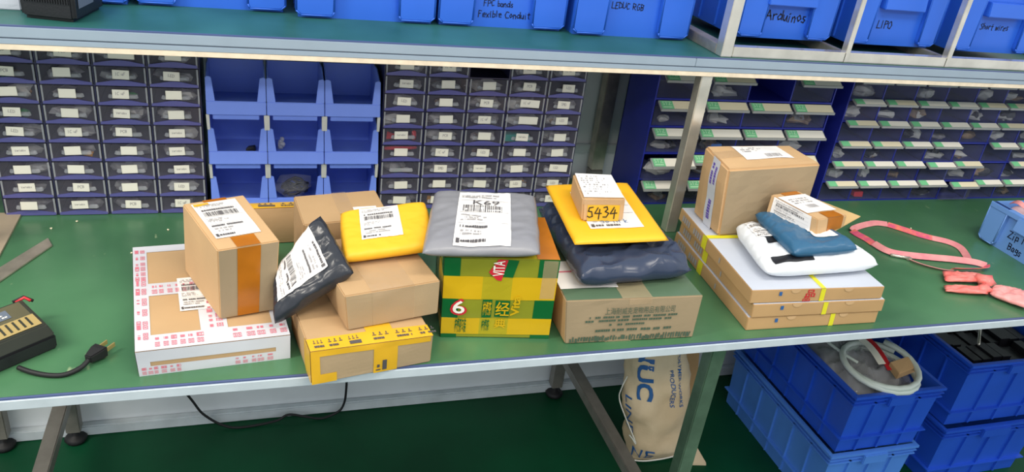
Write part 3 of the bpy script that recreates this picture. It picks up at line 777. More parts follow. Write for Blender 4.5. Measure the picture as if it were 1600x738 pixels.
Bc = [(-0.0537, 0.0873, 0.7912), (0.0216, 0.1042, 0.7912), (-0.0274, 0.2498, 0.7912), (-0.1069, 0.2261, 0.7912), (-0.0519, 0.0822, 0.9046), (0.0289, 0.1083, 0.9031), (-0.0188, 0.255, 0.9048), (-0.1036, 0.2274, 0.9041)]
o, FF = carton('carton', Bc, 'carton_light', 'tall brown carton with orange tape and courier label on top', bulge=.001, seed=2, mats={'front': 'carton_grey_and_shade'})  # front is painted greyer for the shade on that side
bands(FF['front'], [(.31, .015, .69, .985)], 'tape_orange', o); bands(FF['top'], [(.31, 0, .69, .19), (.31, .93, .69, 1)], 'tape_orange', o)
lb = waybill(FF['top'], (.10, .20, .82, .94), o, 4, rot=0)
decal('yellow_strip', FF['top'], rects([(0, 0, 1, 1)]), (.12, .87, .36, .925), 'tape_yellow', lb, .0017)

Dc = [(0.0639, -0.0233, 0.7503), (0.2337, 0.0069, 0.7503), (0.214, 0.1455, 0.7503), (0.0442, 0.1153, 0.7503), (0.0621, -0.0194, 0.8022), (0.2333, 0.0027, 0.7992), (0.2135, 0.1413, 0.7992), (0.0423, 0.1192, 0.8022)]
def pills(F, rect, parent, seed, m='ink', off=.0014):
    rn = random.Random(seed); rs = []; x = .03
    while x < .9:
        w = rn.uniform(.2, .34)
        rs += [(x, .12, x + w, .42)] if rn.random() < .6 else dash_rows(rn, x, .1, x + w, .45, 1, .9, .04)
        for k in range(3): rs += [(x + k * w / 3, .55, x + k * w / 3 + w * .2, .62), (x + k * w / 3 + w * .07, .66, x + k * w / 3 + w * .13, .85)]
        x += w + .08
    return decal('black_print', F, rects(rs), rect, m, parent, off)
o, FF = carton('carton', Dc, 'carton', 'low brown carton with yellow printed tape, overhanging the bench edge', bulge=.0012, crumple=.0018, seed=3, mats={'front': 'carton_front_shade'})  # duller front colour has the shade painted in
t = bands(FF['top'], [(0, 0, 1, .2), (.48, .2, .70, 1)], 'tape_yellow', o); pills(FF['top'], (.03, .01, .42, .19), t[0], 1); pills(FF['top'], (.50, .02, .97, .19), t[0], 2)
t = bands(FF['front'], [(0, .82, .98, 1), (0, 0, .07, .82), (.07, 0, .2, .28), (.50, 0, .70, .82)], 'tape_yellow', o)
decal('black_print', FF['front'], rects([(0, 0, .42, .12), (.1, .3, .34, .6), (.6, 0, 1, 1)]), (.52, .08, .61, .42), 'ink', t[3], .0014)
bands(FF['left'], [(.75, 0, 1, 1)], 'tape_yellow', o)

Ec = [(0.1155, 0.0234, 0.8028), (0.2499, 0.0527, 0.8028), (0.2164, 0.2092, 0.8028), (0.082, 0.1798, 0.8028), (0.1102, 0.024, 0.8595), (0.2493, 0.0531, 0.8595), (0.2158, 0.2095, 0.8595), (0.0768, 0.1805, 0.8595)]
o, FF = carton('carton', Ec, 'carton', 'brown carton with clear tape, on the yellow taped carton', bulge=.0014, crumple=.0016, seed=4, mats={'front': 'carton_front_shade'})  # same board all round; front toned down as painted shade
bands(FF['front'], [(.27, .03, .72, .99)], 'tape_clear', o); bands(FF['top'], [(.27, 0, .72, .5)], 'tape_clear', o)
decal('flap_seam', FF['top'], rects([(.495, 0, .505, 1)]), (0, .02, 1, .98), 'carton_kraft', o, .0004)

Fc = [(.068, .222, .7503), (.205, .244, .7503), (.195, .343, .7503), (.058, .321, .7503), (.068, .222, .868), (.205, .244, .868), (.195, .343, .870), (.058, .321, .870)]
o, FF = carton('carton', Fc, 'carton', 'plain brown carton at the back behind the small yellow mailer', bulge=.001, seed=5)
decal('flap_seam', FF['top'], rects([(.52, 0, .53, 1)]), (0, .01, 1, .99), 'carton_kraft', o, .0004); bands(FF['top'], [(.44, 0, .62, 1)], 'tape_clear', o)
patch('shipping_label', FF['top'], (.62, .1, .9, .4), 'label_paper', o, .001)
Gc = [(-.060, .375, .7503), (.080, .383, .7503), (.079, .404, .7503), (-.061, .396, .7503), (-.060, .375, .820), (.080, .383, .820), (.079, .404, .820), (-.061, .396, .820)]
o, FF = carton('carton', Gc, 'carton_light', 'slim brown carton with yellow tape on top, half hidden behind the tall box', bulge=.001, seed=6)
t = bands(FF['top'], [(0, 0, 1, 1)], 'tape_yellow', o); pills(FF['top'], (.1, .1, .97, .9), t[0], 5)

# dark grey bag leaning between the tall box and the carton stack
o, T = pillow('poly_mailer', [(.018, .052, .800), (.128, .060, .874), (.088, .152, .921), (.023, .118, .838)], .030, 'poly_black', 'dark grey plastic mailer with white label, leaning beside the tall box', p=8, wr=.16, freq=30, seed=2, rnd=.12, n=40)
waybill(T, (.13, .22, .80, .93), o, 6, rot=1, off=.0012)

# small yellow bubble mailer on the brown carton
o, T = pillow('bubble_mailer', [(.114, .094, .873), (.260, .121, .874), (.259, .229, .899), (.120, .197, .899)], .020, 'mailer_yellow', 'small yellow bubble mailer lying on the brown carton with clear tape', p=12, wr=.07, freq=28, seed=3, rnd=.06, n=40)
waybill(T, (.20, .28, .64, .93), o, 8, off=.001)

# drinks carton in yellow tape
Ic = [(0.261, 0.0665, 0.7503), (0.4287, 0.0425, 0.7503), (0.4489, 0.1822, 0.7503), (0.2812, 0.2062, 0.7503), (0.2563, 0.0675, 0.8901), (0.4269, 0.0435, 0.8911), (0.4488, 0.1823, 0.891), (0.2765, 0.2072, 0.8901)]
o, FF = carton('drinks_carton', Ic, 'tea_olive', 'green and yellow plaid drinks carton wrapped in yellow tape', 'box', bulge=.001, crumple=.002, seed=7, mats={'top': 'tea_light', 'right': 'tea_yellow'})
cols = [(0, .14, 'g'), (.14, .34, 'y'), (.34, .60, 'o'), (.60, .82, 'y'), (.82, 1, 'g')]
rows = [(0, .05, 'g'), (.05, .26, 'y'), (.26, .50, 'g'), (.50, .78, 'y'), (.78, 1, 'g')]
for fc in ('front', 'left'):
    for (a, b_, cc) in cols:
        for (c_, d_, rc) in rows:
            m = 'tea_green' if cc == 'g' and rc == 'g' else ('tea_yellow' if (cc == 'y' and rc == 'y') or (cc == 'g' and rc == 'y') else ('tea_olive' if rc == 'g' else 'tea_light'))
            if m != 'tea_olive': patch('plaid_patch', FF[fc], (a, c_, b_, d_), m, o, .0005, 3, 3)
F = FF['front']
def word(F, s, rect, m, parent, rot=0, off=.0022, name='lettering', bold=.012):
    a, _ = text_art(s, bold); return decal(name, F, rot_art(a, rot), rect, m, parent, off)
patch('green_panel', F, (.355, .27, .44, .50), 'tea_green', o, .0009, 2, 2); patch('green_panel', F, (.47, .28, .60, .49), 'tea_green', o, .0009, 2, 2)
word(F, '6', (.07, .30, .22, .51), 'tea_red', o, 0, .0016); word(F, '6', (.092, .325, .198, .485), 'tea_white', o, 0, .0022)
word(F, '经', (.475, .30, .60, .48), 'tea_yellow', o, 0, .0018); word(F, '典', (.475, .14, .58, .26), 'tea_yellow', o, 0, .0018)
word(F, '柠檬茶', (.36, .30, .435, .48), 'tea_yellow', o, 0, .0018); word(F, '柠檬茶', (.36, .10, .43, .25), 'tea_green', o, 0, .0018)
word(F, 'Vita', (.61, .30, .69, .56), 'tea_yellow', o, 1, .0018, bold=.03)
decal('logo', F, ([(.40, .80), (.53, .995), (.64, .985), (.60, .78)], [(0, 1, 2, 3)]), (0, 0, 1, 1), 'tea_green', o, .0012)
decal('logo', F, ([(.385, .84), (.46, .995), (.545, .99), (.50, .74), (.46, .75)], [(0, 1, 2, 3, 4)]), (0, 0, 1, 1), 'tea_red', o, .0014)
word(F, 'VITA', (.42, .80, .52, .98), 'tea_white', o, 1, .0018)
word(F, '柠檬茶包装', (.12, .07, .22, .27), 'tea_green', o, 0, .0016)
bands(F, [(.86, .52, .99, .99)], 'tape_clear', o); bands(FF['top'], [(.8, 0, 1, 1)], 'tape_orange', o)

o, T = pillow('poly_mailer', [(.218, .052, .9055), (.392, .037, .9055), (.445, .226, .909), (.277, .247, .909)], .024, 'poly_grey', 'grey plastic mailer labelled K69 on top of the drinks carton', p=9, wr=.10, freq=26, seed=5, rnd=.05, n=40)
waybill(T, (.245, .04, .735, .91), o, 9, code='K69', off=.0012)

# box with green lid under the dark bag
Kc = [(0.4501, 0.0255, 0.7503), (0.6715, 0.018, 0.7503), (0.6778, 0.2179, 0.7503), (0.4565, 0.2254, 0.7503), (0.4407, 0.0282, 0.8283), (0.6719, 0.0199, 0.8295), (0.6782, 0.2198, 0.8295), (0.4560, 0.2281, 0.8283)]
o, FF = carton('carton', Kc, 'carton_grey_and_shade', 'battered box with green lid and a printed Chinese company name on front', bulge=.0008, crumple=.0016, seed=8, mats={'top': 'k_green', 'left': 'carton_kraft'})
F = FF['front']
word(F, '上海耐威克宠物用品有限公司', (.28, .66, .80, .82), 'ink_green', o, bold=0)
rn = random.Random(5)
decal('printing', F, rects(dash_rows(rn, .14, .48, .92, .64, 2, .85, .018) + dash_rows(rn, .32, .38, .62, .46, 1, .85, .018) + dash_rows(rn, .22, .24, .9, .34, 1, .7, .02)), (0, 0, 1, 1), 'ink_green', o, .0014)
rs = []
for i in range(46):
    x = .03 + i * .0205; rs.append((x, .03 + rn.uniform(0, .03), x + rn.uniform(.008, .020), .11 + rn.uniform(0, .07)))
    if rn.random() < .6: rs.append((x + .004, .115, x + .015, .16))
decal('pattern_band', F, rects(rs), (0, 0, 1, 1), 'ink_green', o, .0014)
sheet = patch('paper_sheet', FF['top'], (-.0, .16, .42, .58), 'label_paper', o, .0012)
decal('red_line', FF['top'], rects([(0, 0, 1, 1)]), (.04, .40, .14, .42), 'ink_red', sheet, .0018)
bands(F, [(.45, .86, .62, 1), (.3, .0, .5, .05)], 'tape_clear', o); bands(FF['top'], [(.4, 0, .62, .3)], 'tape_clear', o)

o, T = pillow('poly_mailer', [(.467, .045, .8515), (.674, .060, .8515), (.672, .30, .853), (.478, .30, .853)], .044, 'poly_navy', 'crumpled black plastic mailer under the large yellow bubble mailer', p=12, wr=.30, freq=12, seed=6, n=80, rnd=.12)
o, T = pillow('bubble_mailer', [(.468, .092, .889), (.635, .095, .889), (.658, .316, .892), (.491, .307, .892)], .012, 'mailer_yellow', 'large yellow bubble mailer on the crumpled black mailer', p=12, wr=.05, freq=20, seed=7, rnd=.03)
lb = waybill(T, (.22, .17, .80, .80), o, 12, off=.001)
a, _ = hand_art('57 in k', .09, .05, 2); decal('handwriting', T, a, (.36, .235, .66, .30), 'ink_blue', lb, .0022)
Nc = [(0.5031, 0.1556, 0.8965), (0.5753, 0.1518, 0.8965), (0.5906, 0.2489, 0.8980), (0.5184, 0.2527, 0.8980), (0.4998, 0.1602, 0.937), (0.571, 0.1504, 0.9396), (0.5879, 0.2463, 0.9389), (0.5189, 0.2567, 0.9383)]
o, FF = carton('carton', Nc, 'carton_light', 'small box with 5434 handwritten on its end, on the large yellow mailer', bulge=.001, seed=9, bevel=.003)
F = FF['front']; t = bands(F, [(.12, .03, .88, .72)], 'tape_yellow', o)
a, _ = hand_art('5434', .10, .04, 9); decal('handwriting', F, a, (.12, .10, .86, .68), 'marker_black', t[0], .0015)
bands(F, [(.0, .74, 1, .99)], 'tape_clear', o)
lb = patch('shipping_label', FF['top'], (.04, .02, .97, .98), 'label_paper', o, .0008)
decal('printing', FF['top'], rects(dash_rows(random.Random(3), .1, .1, .9, .9, 9, .3, .02)), (0, 0, 1, 1), 'ink_grey', lb, .0014)
bands(FF['top'], [(0, .26, 1, .34)], 'tape_clear', o)

# three flat kraft boxes with white lids, strapped with lime tape
Oc = [Vector(p) for p in [(0.7762, 0.0251, 0.7503), (1.0408, 0.0199, 0.7503), (1.0618, 0.3287, 0.7503), (0.7972, 0.3338, 0.7503), (0.774, 0.0309, 0.8265), (1.0346, 0.0191, 0.8265), (1.0546, 0.3279, 0.8265), (0.8037, 0.3394, 0.8265)]]
names = ['bottom', 'middle', 'top']
for i in range(3):
    f0, f1 = i / 3 + (.003 if i else 0), (i + 1) / 3 - .012
    sh = Vector(((.0, .004, -.003)[i], (.0, -.002, .001)[i], 0))
    lo = [Oc[j] * (1 - f0) + Oc[j + 4] * f0 + sh for j in range(4)]; hi = [Oc[j] * (1 - f1) + Oc[j + 4] * f1 + sh for j in range(4)]
    o, FF = carton('flat_box', lo + hi, 'carton_kraft', 'flat kraft box with lime tape, %s of the stack of three' % names[i], 'box', 'stack of three flat kraft boxes', bulge=.0002, crumple=.0004, seed=20 + i, mats={'top': 'lid_white'}, bevel=.001)
    cx = (.62, .52, .51)[i]
    bands(FF['front'], [(cx, 0, cx + .035, 1)], 'tape_lime', o, 'strap'); bands(FF['left'], [(.36, 0, .42, 1)], 'tape_lime', o, 'strap')
    if i == 2: bands(FF['top'], [(cx, 0, cx + .035, .16), (0, .58, .30, .62)], 'tape_lime', o, 'strap')
    rn = random.Random(i); rs = []
    for k in range(2): rs += [(.06 + k * .17 + q * .03, .25, .06 + k * .17 + q * .03 + .022, .72) for q in range(4)]
    decal('printing', FF['left'], rects(rs + [(.60, .3, .615, .7)]), (0, 0, 1, 1), 'ink_grey', o, .001)
    decal('blue_tick', FF['front'], rects([(.20, .55, .222, .85)]), (0, 0, 1, 1), 'ink_blue', o, .001)
    if i == 2:
        word(FF['front'], '品', (.40, .35, .47, .95), 'tea_red', o, 0, .001); word(FF['front'], '品', (.385, .02, .44, .45), 'tea_red', o, 0, .001)
    F = FF['front']
    for u in (.32, .72):
        k = B(); ring = [F(u + .05 * math.cos(math.pi * q / 8) * .7, .98 - .28 * math.sin(math.pi * q / 8), .0008) for q in range(9)]
        k.add(ring, [list(range(9))[::-1]]); k.build('thumb_notch', 'carton_light', o)

ZO = .8265
Pc = [(0.8115, 0.2163, ZO), (1.0045, 0.2326, ZO), (1.0001, 0.3251, ZO), (0.8125, 0.3149, ZO), (0.803, 0.2252, 0.9576), (1.0055, 0.233, 0.9656), (0.9987, 0.3272, 0.9651), (0.8039, 0.3176, 0.9663)]
o, FF = carton('carton', Pc, 'carton_light', 'large brown carton with violet printed tape, standing on the flat boxes', bulge=.003, crumple=.003, seed=10, mats={'front': 'carton_grey_and_shade'}, bevel=.004)  # grey front is painted shade, lighter board on the lit faces
t = bands(FF['left'], [(.42, 0, .70, 1)], 'tape_white', o)
rn = random.Random(8); decal('violet_print', FF['left'], rot_art(rects(dash_rows(rn, .06, .05, .56, .95, 2, .95, .04) + dash_rows(rn, .62, .2, .95, .85, 1, .9, .04)), 3), (.43, .05, .69, .98), 'ink_violet', t[0], .0014)
lb = patch('shipping_label', FF['top'], (.27, .30, .80, .92), 'label_paper', o, .001); bands(FF['top'], [(.0, .42, .4, .72)], 'tape_clear', o)
decal('printing', FF['top'], rects(barcode(rn, .45, .08, .8, .3) + dash_rows(rn, .1, .5, .6, .9, 3, .5, .03)), (.27, .30, .80, .92), 'ink_grey', lb, .0016)

o, T = pillow('poly_mailer', [(.802, .048, .8455), (1.052, .056, .8455), (1.010, .208, .8475), (.836, .216, .8475)], .036, 'poly_white', 'white plastic mailer with black marks on top of the flat boxes', p=8, wr=.14, freq=20, seed=8, n=56, rnd=.25)
patch('black_mark', T, (.07, .06, .40, .17), 'junk_black', o, .0012, 24, 12); patch('black_mark', T, (.15, .44, .27, .55), 'junk_black', o, .0012, 14, 10)
waybill(T, (.08, .55, .28, .93), o, 15, off=.0012)
o, T = pillow('poly_mailer', [(.858, .062, .8720), (1.000, .070, .8720), (.972, .200, .8740), (.872, .213, .8740)], .028, 'poly_blue', 'blue plastic mailer between the white mailer and the small labelled box', p=9, wr=.13, freq=24, seed=9, n=48, rnd=.15)
patch('shipping_label', T, (.45, .22, .82, .6), 'label_paper', o, .0012)
Sc = [(0.9303, 0.106, 0.8815), (1.0131, 0.137, 0.8815), (0.9792, 0.2121, 0.8815), (0.8994, 0.1831, 0.8815), (0.9267, 0.1106, 0.9145), (1.0081, 0.133, 0.9095), (0.9697, 0.2128, 0.9112), (0.8946, 0.1913, 0.9153)]
Sc = [(0.9303, 0.106, 0.8815), (1.0151, 0.139, 0.8815), (0.9792, 0.2300, 0.8815), (0.8904, 0.2031, 0.8815), (0.9267, 0.1106, 0.9131), (1.0081, 0.133, 0.9081), (0.9697, 0.2298, 0.9112), (0.8946, 0.2080, 0.9153)]
o, FF = carton('carton', Sc, 'carton_light', 'small slim box with white label and orange end tape on the blue mailer', bulge=.0006, seed=11)
lb = waybill(FF['left'], (.08, .04, .88, .98), o, 16); lt = patch('shipping_label', FF['top'], (.0, .22, 1, .86), 'label_paper', o, .001)
rn = random.Random(5); decal('printing', FF['top'], rects(barcode(rn, .3, .2, .7, .4) + dash_rows(rn, .1, .5, .9, .85, 3, .7, .03)), (.05, .24, .95, .84), 'ink_grey', lt, .0016)
bands(FF['front'], [(.34, .0, .86, 1)], 'tape_orange', o); bands(FF['top'], [(.34, 0, .86, .20), (.3, .88, .9, 1)], 'tape_orange', o)
k = B(); k.hexa([(1.012, .165, .8505), (1.134, .228, .8535), (1.075, .318, .8555), (1.012, .29, .8535), (1.012, .165, .8535), (1.134, .228, .8555), (1.075, .318, .8575), (1.012, .29, .8565)])
tag(k.build('envelope', 'envelope', None, (1.05, .25, .851), bevel=.0006), 'flat kraft paper envelope sticking out behind the small slim box', 'envelope')
# ================================================================ small things on the bench
# power charger with its mains lead
ZB = .7503
R0 = Vector((-.263, .102, ZB)); e1 = Vector((-.77, -.637, 0)).normalized(); e2 = Vector((-.55, .835, 0)).normalized()
c = [R0 + e1 * .15, R0, R0 + e2 * .088, R0 + e1 * .15 + e2 * .088]
ch = thing('power_charger', 'olive and black power charger with slotted lid on the left of bench', 'charger', sum(c, Vector()) / 4)
b = B(); b.hexa(c + [p + Vector((0, 0, .021)) for p in c]); b.build('lower_case', 'black_plastic', ch, bevel=.0025)
cen = sum(c, Vector()) / 4
c2 = [p + Vector((0, 0, .0212)) for p in c]; c3 = [cen + (p - cen) * .90 + Vector((0, 0, .040)) for p in c]
b = B(); b.hexa(c2 + c3); lid = b.build('upper_case', 'charger_dark', ch, bevel=.002)
F = face_fn(c2 + c3, 'top', 0, 0)
pl = patch('top_plate', F, (.04, .06, .96, .94), 'charger_olive', lid, .0006, 1, 1); patch('vent_plate', F, (.10, .06, .97, .44), 'vent_tan', lid, .001, 1, 1)
for i in range(12):
    u = .18 + i * .064; k = B(); k.hexa([F(u, .12, .0006), F(u + .020, .12, .0006), F(u + .020, .40, .0006), F(u, .40, .0006), F(u, .12, .0016), F(u + .020, .12, .0016), F(u + .020, .40, .0016), F(u, .40, .0016)]); k.build('vent_slot', 'charger_dark', lid)
patch('rating_label', F, (.35, .55, .80, .82), 'seam', lid, .0012, 1, 1)
decal('printing', F, rects(dash_rows(random.Random(2), .05, .1, .95, .9, 3, .8, .05)), (.35, .55, .80, .82), 'card_white', lid, .0018)
b = B(); q = R0 + e2 * .05 + Vector((0, 0, .03)); q0 = c[2] + Vector((-.010, -.012, .037))
b.tube([q0, q0 + Vector((.010, .006, .004)), q0 + Vector((.018, .002, .001))], .0022, 6); b.build('red_wire', 'junk_red', ch)
b = B(); b.tube([q0 + Vector((-.004, .002, 0)), q0 + Vector((.008, .010, .003)), q0 + Vector((.02, .006, -.002))], .0022, 6); b.build('black_wire', 'black_rubber', ch)
b = B(); pts = [(-.300, .055, .756), (-.283, .045, .7545), (-.262, .037, .7535), (-.243, .036, .7535), (-.226, .047, .755), (-.217, .060, .759)]
def smooth(pts, n=6):
    pts = [Vector(p) for p in pts]; out = []
    for i in range(len(pts) - 1):
        p0 = pts[max(i - 1, 0)]; p1 = pts[i]; p2 = pts[i + 1]; p3 = pts[min(i + 2, len(pts) - 1)]
        for k in range(n):
            t = k / n; out.append(.5 * ((2 * p1) + (p2 - p0) * t + (2 * p0 - 5 * p1 + 4 * p2 - p3) * t * t + (3 * p1 - p0 - 3 * p2 + p3) * t ** 3))
    return out + [pts[-1]]
b.tube(smooth(pts), .0032, 8); b.build('power_cord', 'black_rubber', ch)
d = Vector((.012, .018, .0)).normalized(); n1 = Vector((0, 0, 1)); n2 = Vector((d.y, -d.x, 0))
b = B(); p = Vector((-.217, .060, .760))
def ring(pp, w, h): return [pp - n2 * w - n1 * h, pp + n2 * w - n1 * h, pp + n2 * w + n1 * h, pp - n2 * w + n1 * h]
a0, a1, a2 = ring(p - d * .004, .005, .005), ring(p + d * .014, .010, .0075), ring(p + d * .022, .010, .0075)
b.add(a0 + a1 + a2, [(0, 1, 2, 3)[::-1], (8, 9, 10, 11)] + [(r * 4 + i, r * 4 + (i + 1) % 4, (r + 1) * 4 + (i + 1) % 4, (r + 1) * 4 + i) for r in range(2) for i in range(4)])
pg = b.build('plug', 'black_rubber', ch, bevel=.0015)
for s in (-1, 1):
    q = p + d * .022 + n2 * .0062 * s; k = B(); k.hexa(ring(q, .0008, .0031) [0:2] + [x + d * .016 for x in ring(q, .0008, .0031)[0:2]][::-1] + ring(q, .0008, .0031)[3:1:-1] + [x + d * .016 for x in ring(q, .0008, .0031)[3:1:-1]][::-1]); k.build('blade', 'brass', pg)

# steel bar
b = B(); P1, P2, P3, P4 = Vector((-.333, .419, ZB)), Vector((-.322, .392, ZB)), Vector((-.408, .205, ZB)), Vector((-.430, .232, ZB))
b.hexa([P4, P3, P2, P1] + [v + Vector((0, 0, .003)) for v in (P4, P3, P2, P1)])
tag(b.build('steel_bar', 'steel_dull', None, (P1 + P3) / 2, bevel=.0006), 'short flat steel bar lying on the green bench at left', 'metal bar')
# crumbs on the bench
b = B(); rn = random.Random(31)
for (x, y) in ((-.335, .455), (-.125, .497), (-.20, .36), (.63, .47), (1.34, .40), (-.30, .48), (-.15, .44), (-.09, .40), (1.42, .36)): lump(b, (x, y, ZB + .0014), (.002, .002, .0013), rn)
o = b.build('paper_crumbs', 'card_cream'); tag(o, 'tiny pale crumbs scattered on the green bench top', 'crumbs'); o['kind'] = 'stuff'

# lanyard
def ribbon(b, pts, w, tilt=.35, n=6, mi=0, flip=0):
    P = smooth(pts, n); vs = []
    for i, p in enumerate(P):
        t = (P[min(i + 1, len(P) - 1)] - P[max(i - 1, 0)]).normalized(); s = Vector((-t.y, t.x, 0)).normalized()
        k = tilt if not callable(tilt) else tilt(i / len(P)); u = s * math.cos(k) + Vector((0, 0, 1)) * math.sin(k)
        base = p + Vector((0, 0, abs(math.sin(k)) * w / 2)); nn = t.cross(u) * .0006
        vs += [base - u * w / 2 - nn, base + u * w / 2 - nn, base + u * w / 2 + nn, base - u * w / 2 + nn]
    fs = [(i * 4 + j, i * 4 + (j + 1) % 4, (i + 1) * 4 + (j + 1) % 4, (i + 1) * 4 + j) for i in range(len(P) - 1) for j in range(4)]
    m = len(P) - 1; fs += [(0, 1, 2, 3)[::-1], (m * 4, m * 4 + 1, m * 4 + 2, m * 4 + 3)]
    b.add(vs, fs, mi, False)
ly = thing('lanyard', 'pink woven lanyard looped on the green bench at right', 'lanyard', (1.35, .28, ZB)); zl = ZB + .0012
def up(pts, z=zl): return [(x, y, z if len(q) == 0 else q[0]) for (x, y, *q) in pts]
b = B(); ribbon(b, up([(1.249, .352), (1.262, .362), (1.300, .376), (1.340, .384), (1.366, .376)]), .014, .5); b.build('strap', 'lanyard_pink', ly)
b = B(); ribbon(b, up([(1.366, .376), (1.39, .349), (1.410, .324), (1.43, .306)]), .014, .5); b.build('printed_strap', 'lanyard_magenta', ly)
b = B(); ribbon(b, up([(1.43, .306), (1.457, .287), (1.466, .262), (1.452, .230), (1.434, .203)]), .014, .5); b.build('strap', 'lanyard_pink', ly)
b = B(); ribbon(b, up([(1.249, .352), (1.250, .335), (1.256, .310), (1.256, .290)]), .014, .5); b.build('printed_strap', 'lanyard_magenta', ly)
b = B(); ribbon(b, up([(1.256, .290), (1.262, .258), (1.285, .240), (1.347, .222), (1.395, .210), (1.44, .194), (1.456, .178)], zl + .0015), .015, .55); b.build('strap', 'lanyard_pink', ly)
b = B(); ribbon(b, up([(1.456, .178), (1.440, .167), (1.39, .168), (1.36, .172)], zl + .002), .013, .7); b.build('printed_strap', 'lanyard_magenta', ly)
b = B(); ribbon(b, up([(1.36, .172), (1.337, .178), (1.31, .198), (1.294, .220)], zl), .010, .5); b.build('strap', 'lanyard_pink', ly)
b = B(); b.tube([(1.262, .243, ZB + .004), (1.280, .234, ZB + .004), (1.292, .228, ZB + .004)], .0032, 8); b.box((1.290, .222, ZB + .001), (1.300, .230, ZB + .006)); b.build('metal_clip', 'steel', ly)

# knotted pink plastic film
kn = thing('knotted_film', 'knotted coral pink plastic film on the bench below the lanyard', 'plastic film', (1.37, .11, ZB))
def film(q, thick, m, seed, nm):
    T, U = pillow_fn(q, thick, 3, .45, 55, seed, .1); b = B(); n = 16
    for F, fl in ((T, 0), (U, 1)):
        vs = [F(i / n, j / n) for j in range(n + 1) for i in range(n + 1)]
        fs = [(j * (n + 1) + i, j * (n + 1) + i + 1, (j + 1) * (n + 1) + i + 1, (j + 1) * (n + 1) + i) for j in range(n) for i in range(n)]
        b.add(vs, [f[::-1] for f in fs] if fl else fs, 0, True)
    o = b.build(nm, m, kn, merge=2e-4)
    for p in o.data.polygons: p.use_smooth = True
film([(1.298, .128, ZB + .007), (1.385, .114, ZB + .009), (1.402, .142, ZB + .012), (1.325, .166, ZB + .008)], .010, 'pink_film', 1, 'loop')
film([(1.268, .094, ZB + .006), (1.352, .072, ZB + .008), (1.374, .094, ZB + .010), (1.282, .116, ZB + .007)], .010, 'pink_film', 2, 'loop')
film([(1.355, .072, ZB + .008), (1.392, .012, ZB + .010), (1.462, .060, ZB + .012), (1.385, .096, ZB + .010)], .018, 'pink_light', 3, 'tail')
b = B(); lump(b, (1.385, .118, ZB + .012), (.022, .020, .011), random.Random(3)); lump(b, (1.362, .092, ZB + .010), (.018, .014, .0095), random.Random(6)); o = b.build('knot', 'pink_film', kn)
for p in o.data.polygons: p.use_smooth = True

# pale blue bin with bags at the right end of the bench
wing_bin('storage_bin', .30, .20, .094, .046, 'pale_bin', 'pale blue bin marked Zip lock Bags on the bench at far right', (1.560, .306, ZB), rz=-math.pi / 2, handle=(.060, .075), writing=(('Zip lock', .060, .031, .022, 4), ('Bags', .070, .006, .021, 6)), ink='marker')
o, T = pillow('plastic_bag', [(1.575, .29, .838), (1.585, .03, .838), (1.74, .03, .842), (1.74, .29, .842)], .03, 'film_pink', 'clear pinkish plastic bags heaped in the pale blue bin', 'bag', p=4, wr=.5, freq=18, seed=4)
b = B(); ribbon(b, [(1.590, .285, .846), (1.580, .262, .858), (1.586, .23, .852), (1.60, .16, .850)], .010, .9); tag(b.build('bag_strip', 'lanyard_pink', None, (1.59, .22, .85)), 'pink strip poking up out of the pale blue bin', 'strip')

# ================================================================ crates under the bench
def crate(w, d, h, m):
    b = B(); t = .003; tp = .012
    def ringr(z, ins): return [(ins, ins, z), (w - ins, ins, z), (w - ins, d - ins, z), (ins, d - ins, z)]
    o0, o1 = ringr(0, tp), ringr(h, .004); i0, i1 = ringr(t, tp + t), ringr(h, .004 + t)
    vs = o0 + o1 + i1 + i0
    fs = [(3, 2, 1, 0)] + [(k * 4 + i, k * 4 + (i + 1) % 4, (k + 1) * 4 + (i + 1) % 4, (k + 1) * 4 + i) for k in range(3) for i in range(4)] + [(12, 13, 14, 15)]
    b.add(vs, fs); root = b.build('crate', m, None, (0, 0, 0))
    for nm, z0, z1, e in (('rim', h - .008, h, .004), ('flange', h - .030, h - .026, .002), ('flange', h - .018, h - .015, .003), ('flange', .045, .049, .0)):
        f = B(); q = tp + (.004 - tp) * (z0 / h)
        f.box((-e, -e, z0), (w + e, q + .001, z1)); f.box((-e, d - q - .001, z0), (w + e, d + e, z1)); f.box((-e, q + .001, z0), (q + .001, d - q - .001, z1)); f.box((w - q - .001, q + .001, z0), (w + e, d - q - .001, z1))
        f.build(nm, m, root, bevel=.001)
    for i in range(1, 4):
        x = w * i / 4; f = B(); f.hexa([(x - .003, tp - .006, .004), (x + .003, tp - .006, .004), (x + .003, tp + .001, .004), (x - .003, tp + .001, .004), (x - .003, -.001, h - .026), (x + .003, -.001, h - .026), (x + .003, .008, h - .026), (x - .003, .008, h - .026)]); f.build('front_rib', m, root)
    for s in (0, 1):
        for i in range(1, 6):
            y = d * i / 6; X = lambda v: v if s == 0 else w - v
            f = B(); f.hexa([(X(tp - .006), y - .002, .004), (X(tp + .001), y - .002, .004), (X(tp + .001), y + .002, .004), (X(tp - .006), y + .002, .004), (X(-.001), y - .002, h - .026), (X(.008), y - .002, h - .026), (X(.008), y + .002, h - .026), (X(-.001), y + .002, h - .026)]); f.build('side_rib', m, root)
    f = B(); f.box((w * .36, -.010, h - .034), (w * .64, .004, h - .006)); f.build('handle', m, root, bevel=.002)
    return root
CG = 'blue crates under the bench'
cr = crate(.262, .45, .19, 'blue_crate_light'); cr.location = (1.318, .238, 0.0005); tag(cr, 'lighter blue plastic crate on the floor under the crate of hoses', 'crate', CG)
cr = crate(.262, .45, .182, 'blue_crate'); cr.location = (1.322, .238, .191); tag(cr, 'blue plastic crate filled with hose and plastic bags under the bench', 'crate', CG)
cr = crate(.345, .45, .19, 'blue_crate'); cr.location = (1.705, .270, 0.0005); tag(cr, 'blue plastic crate on the floor at the far right under another crate', 'crate', CG)
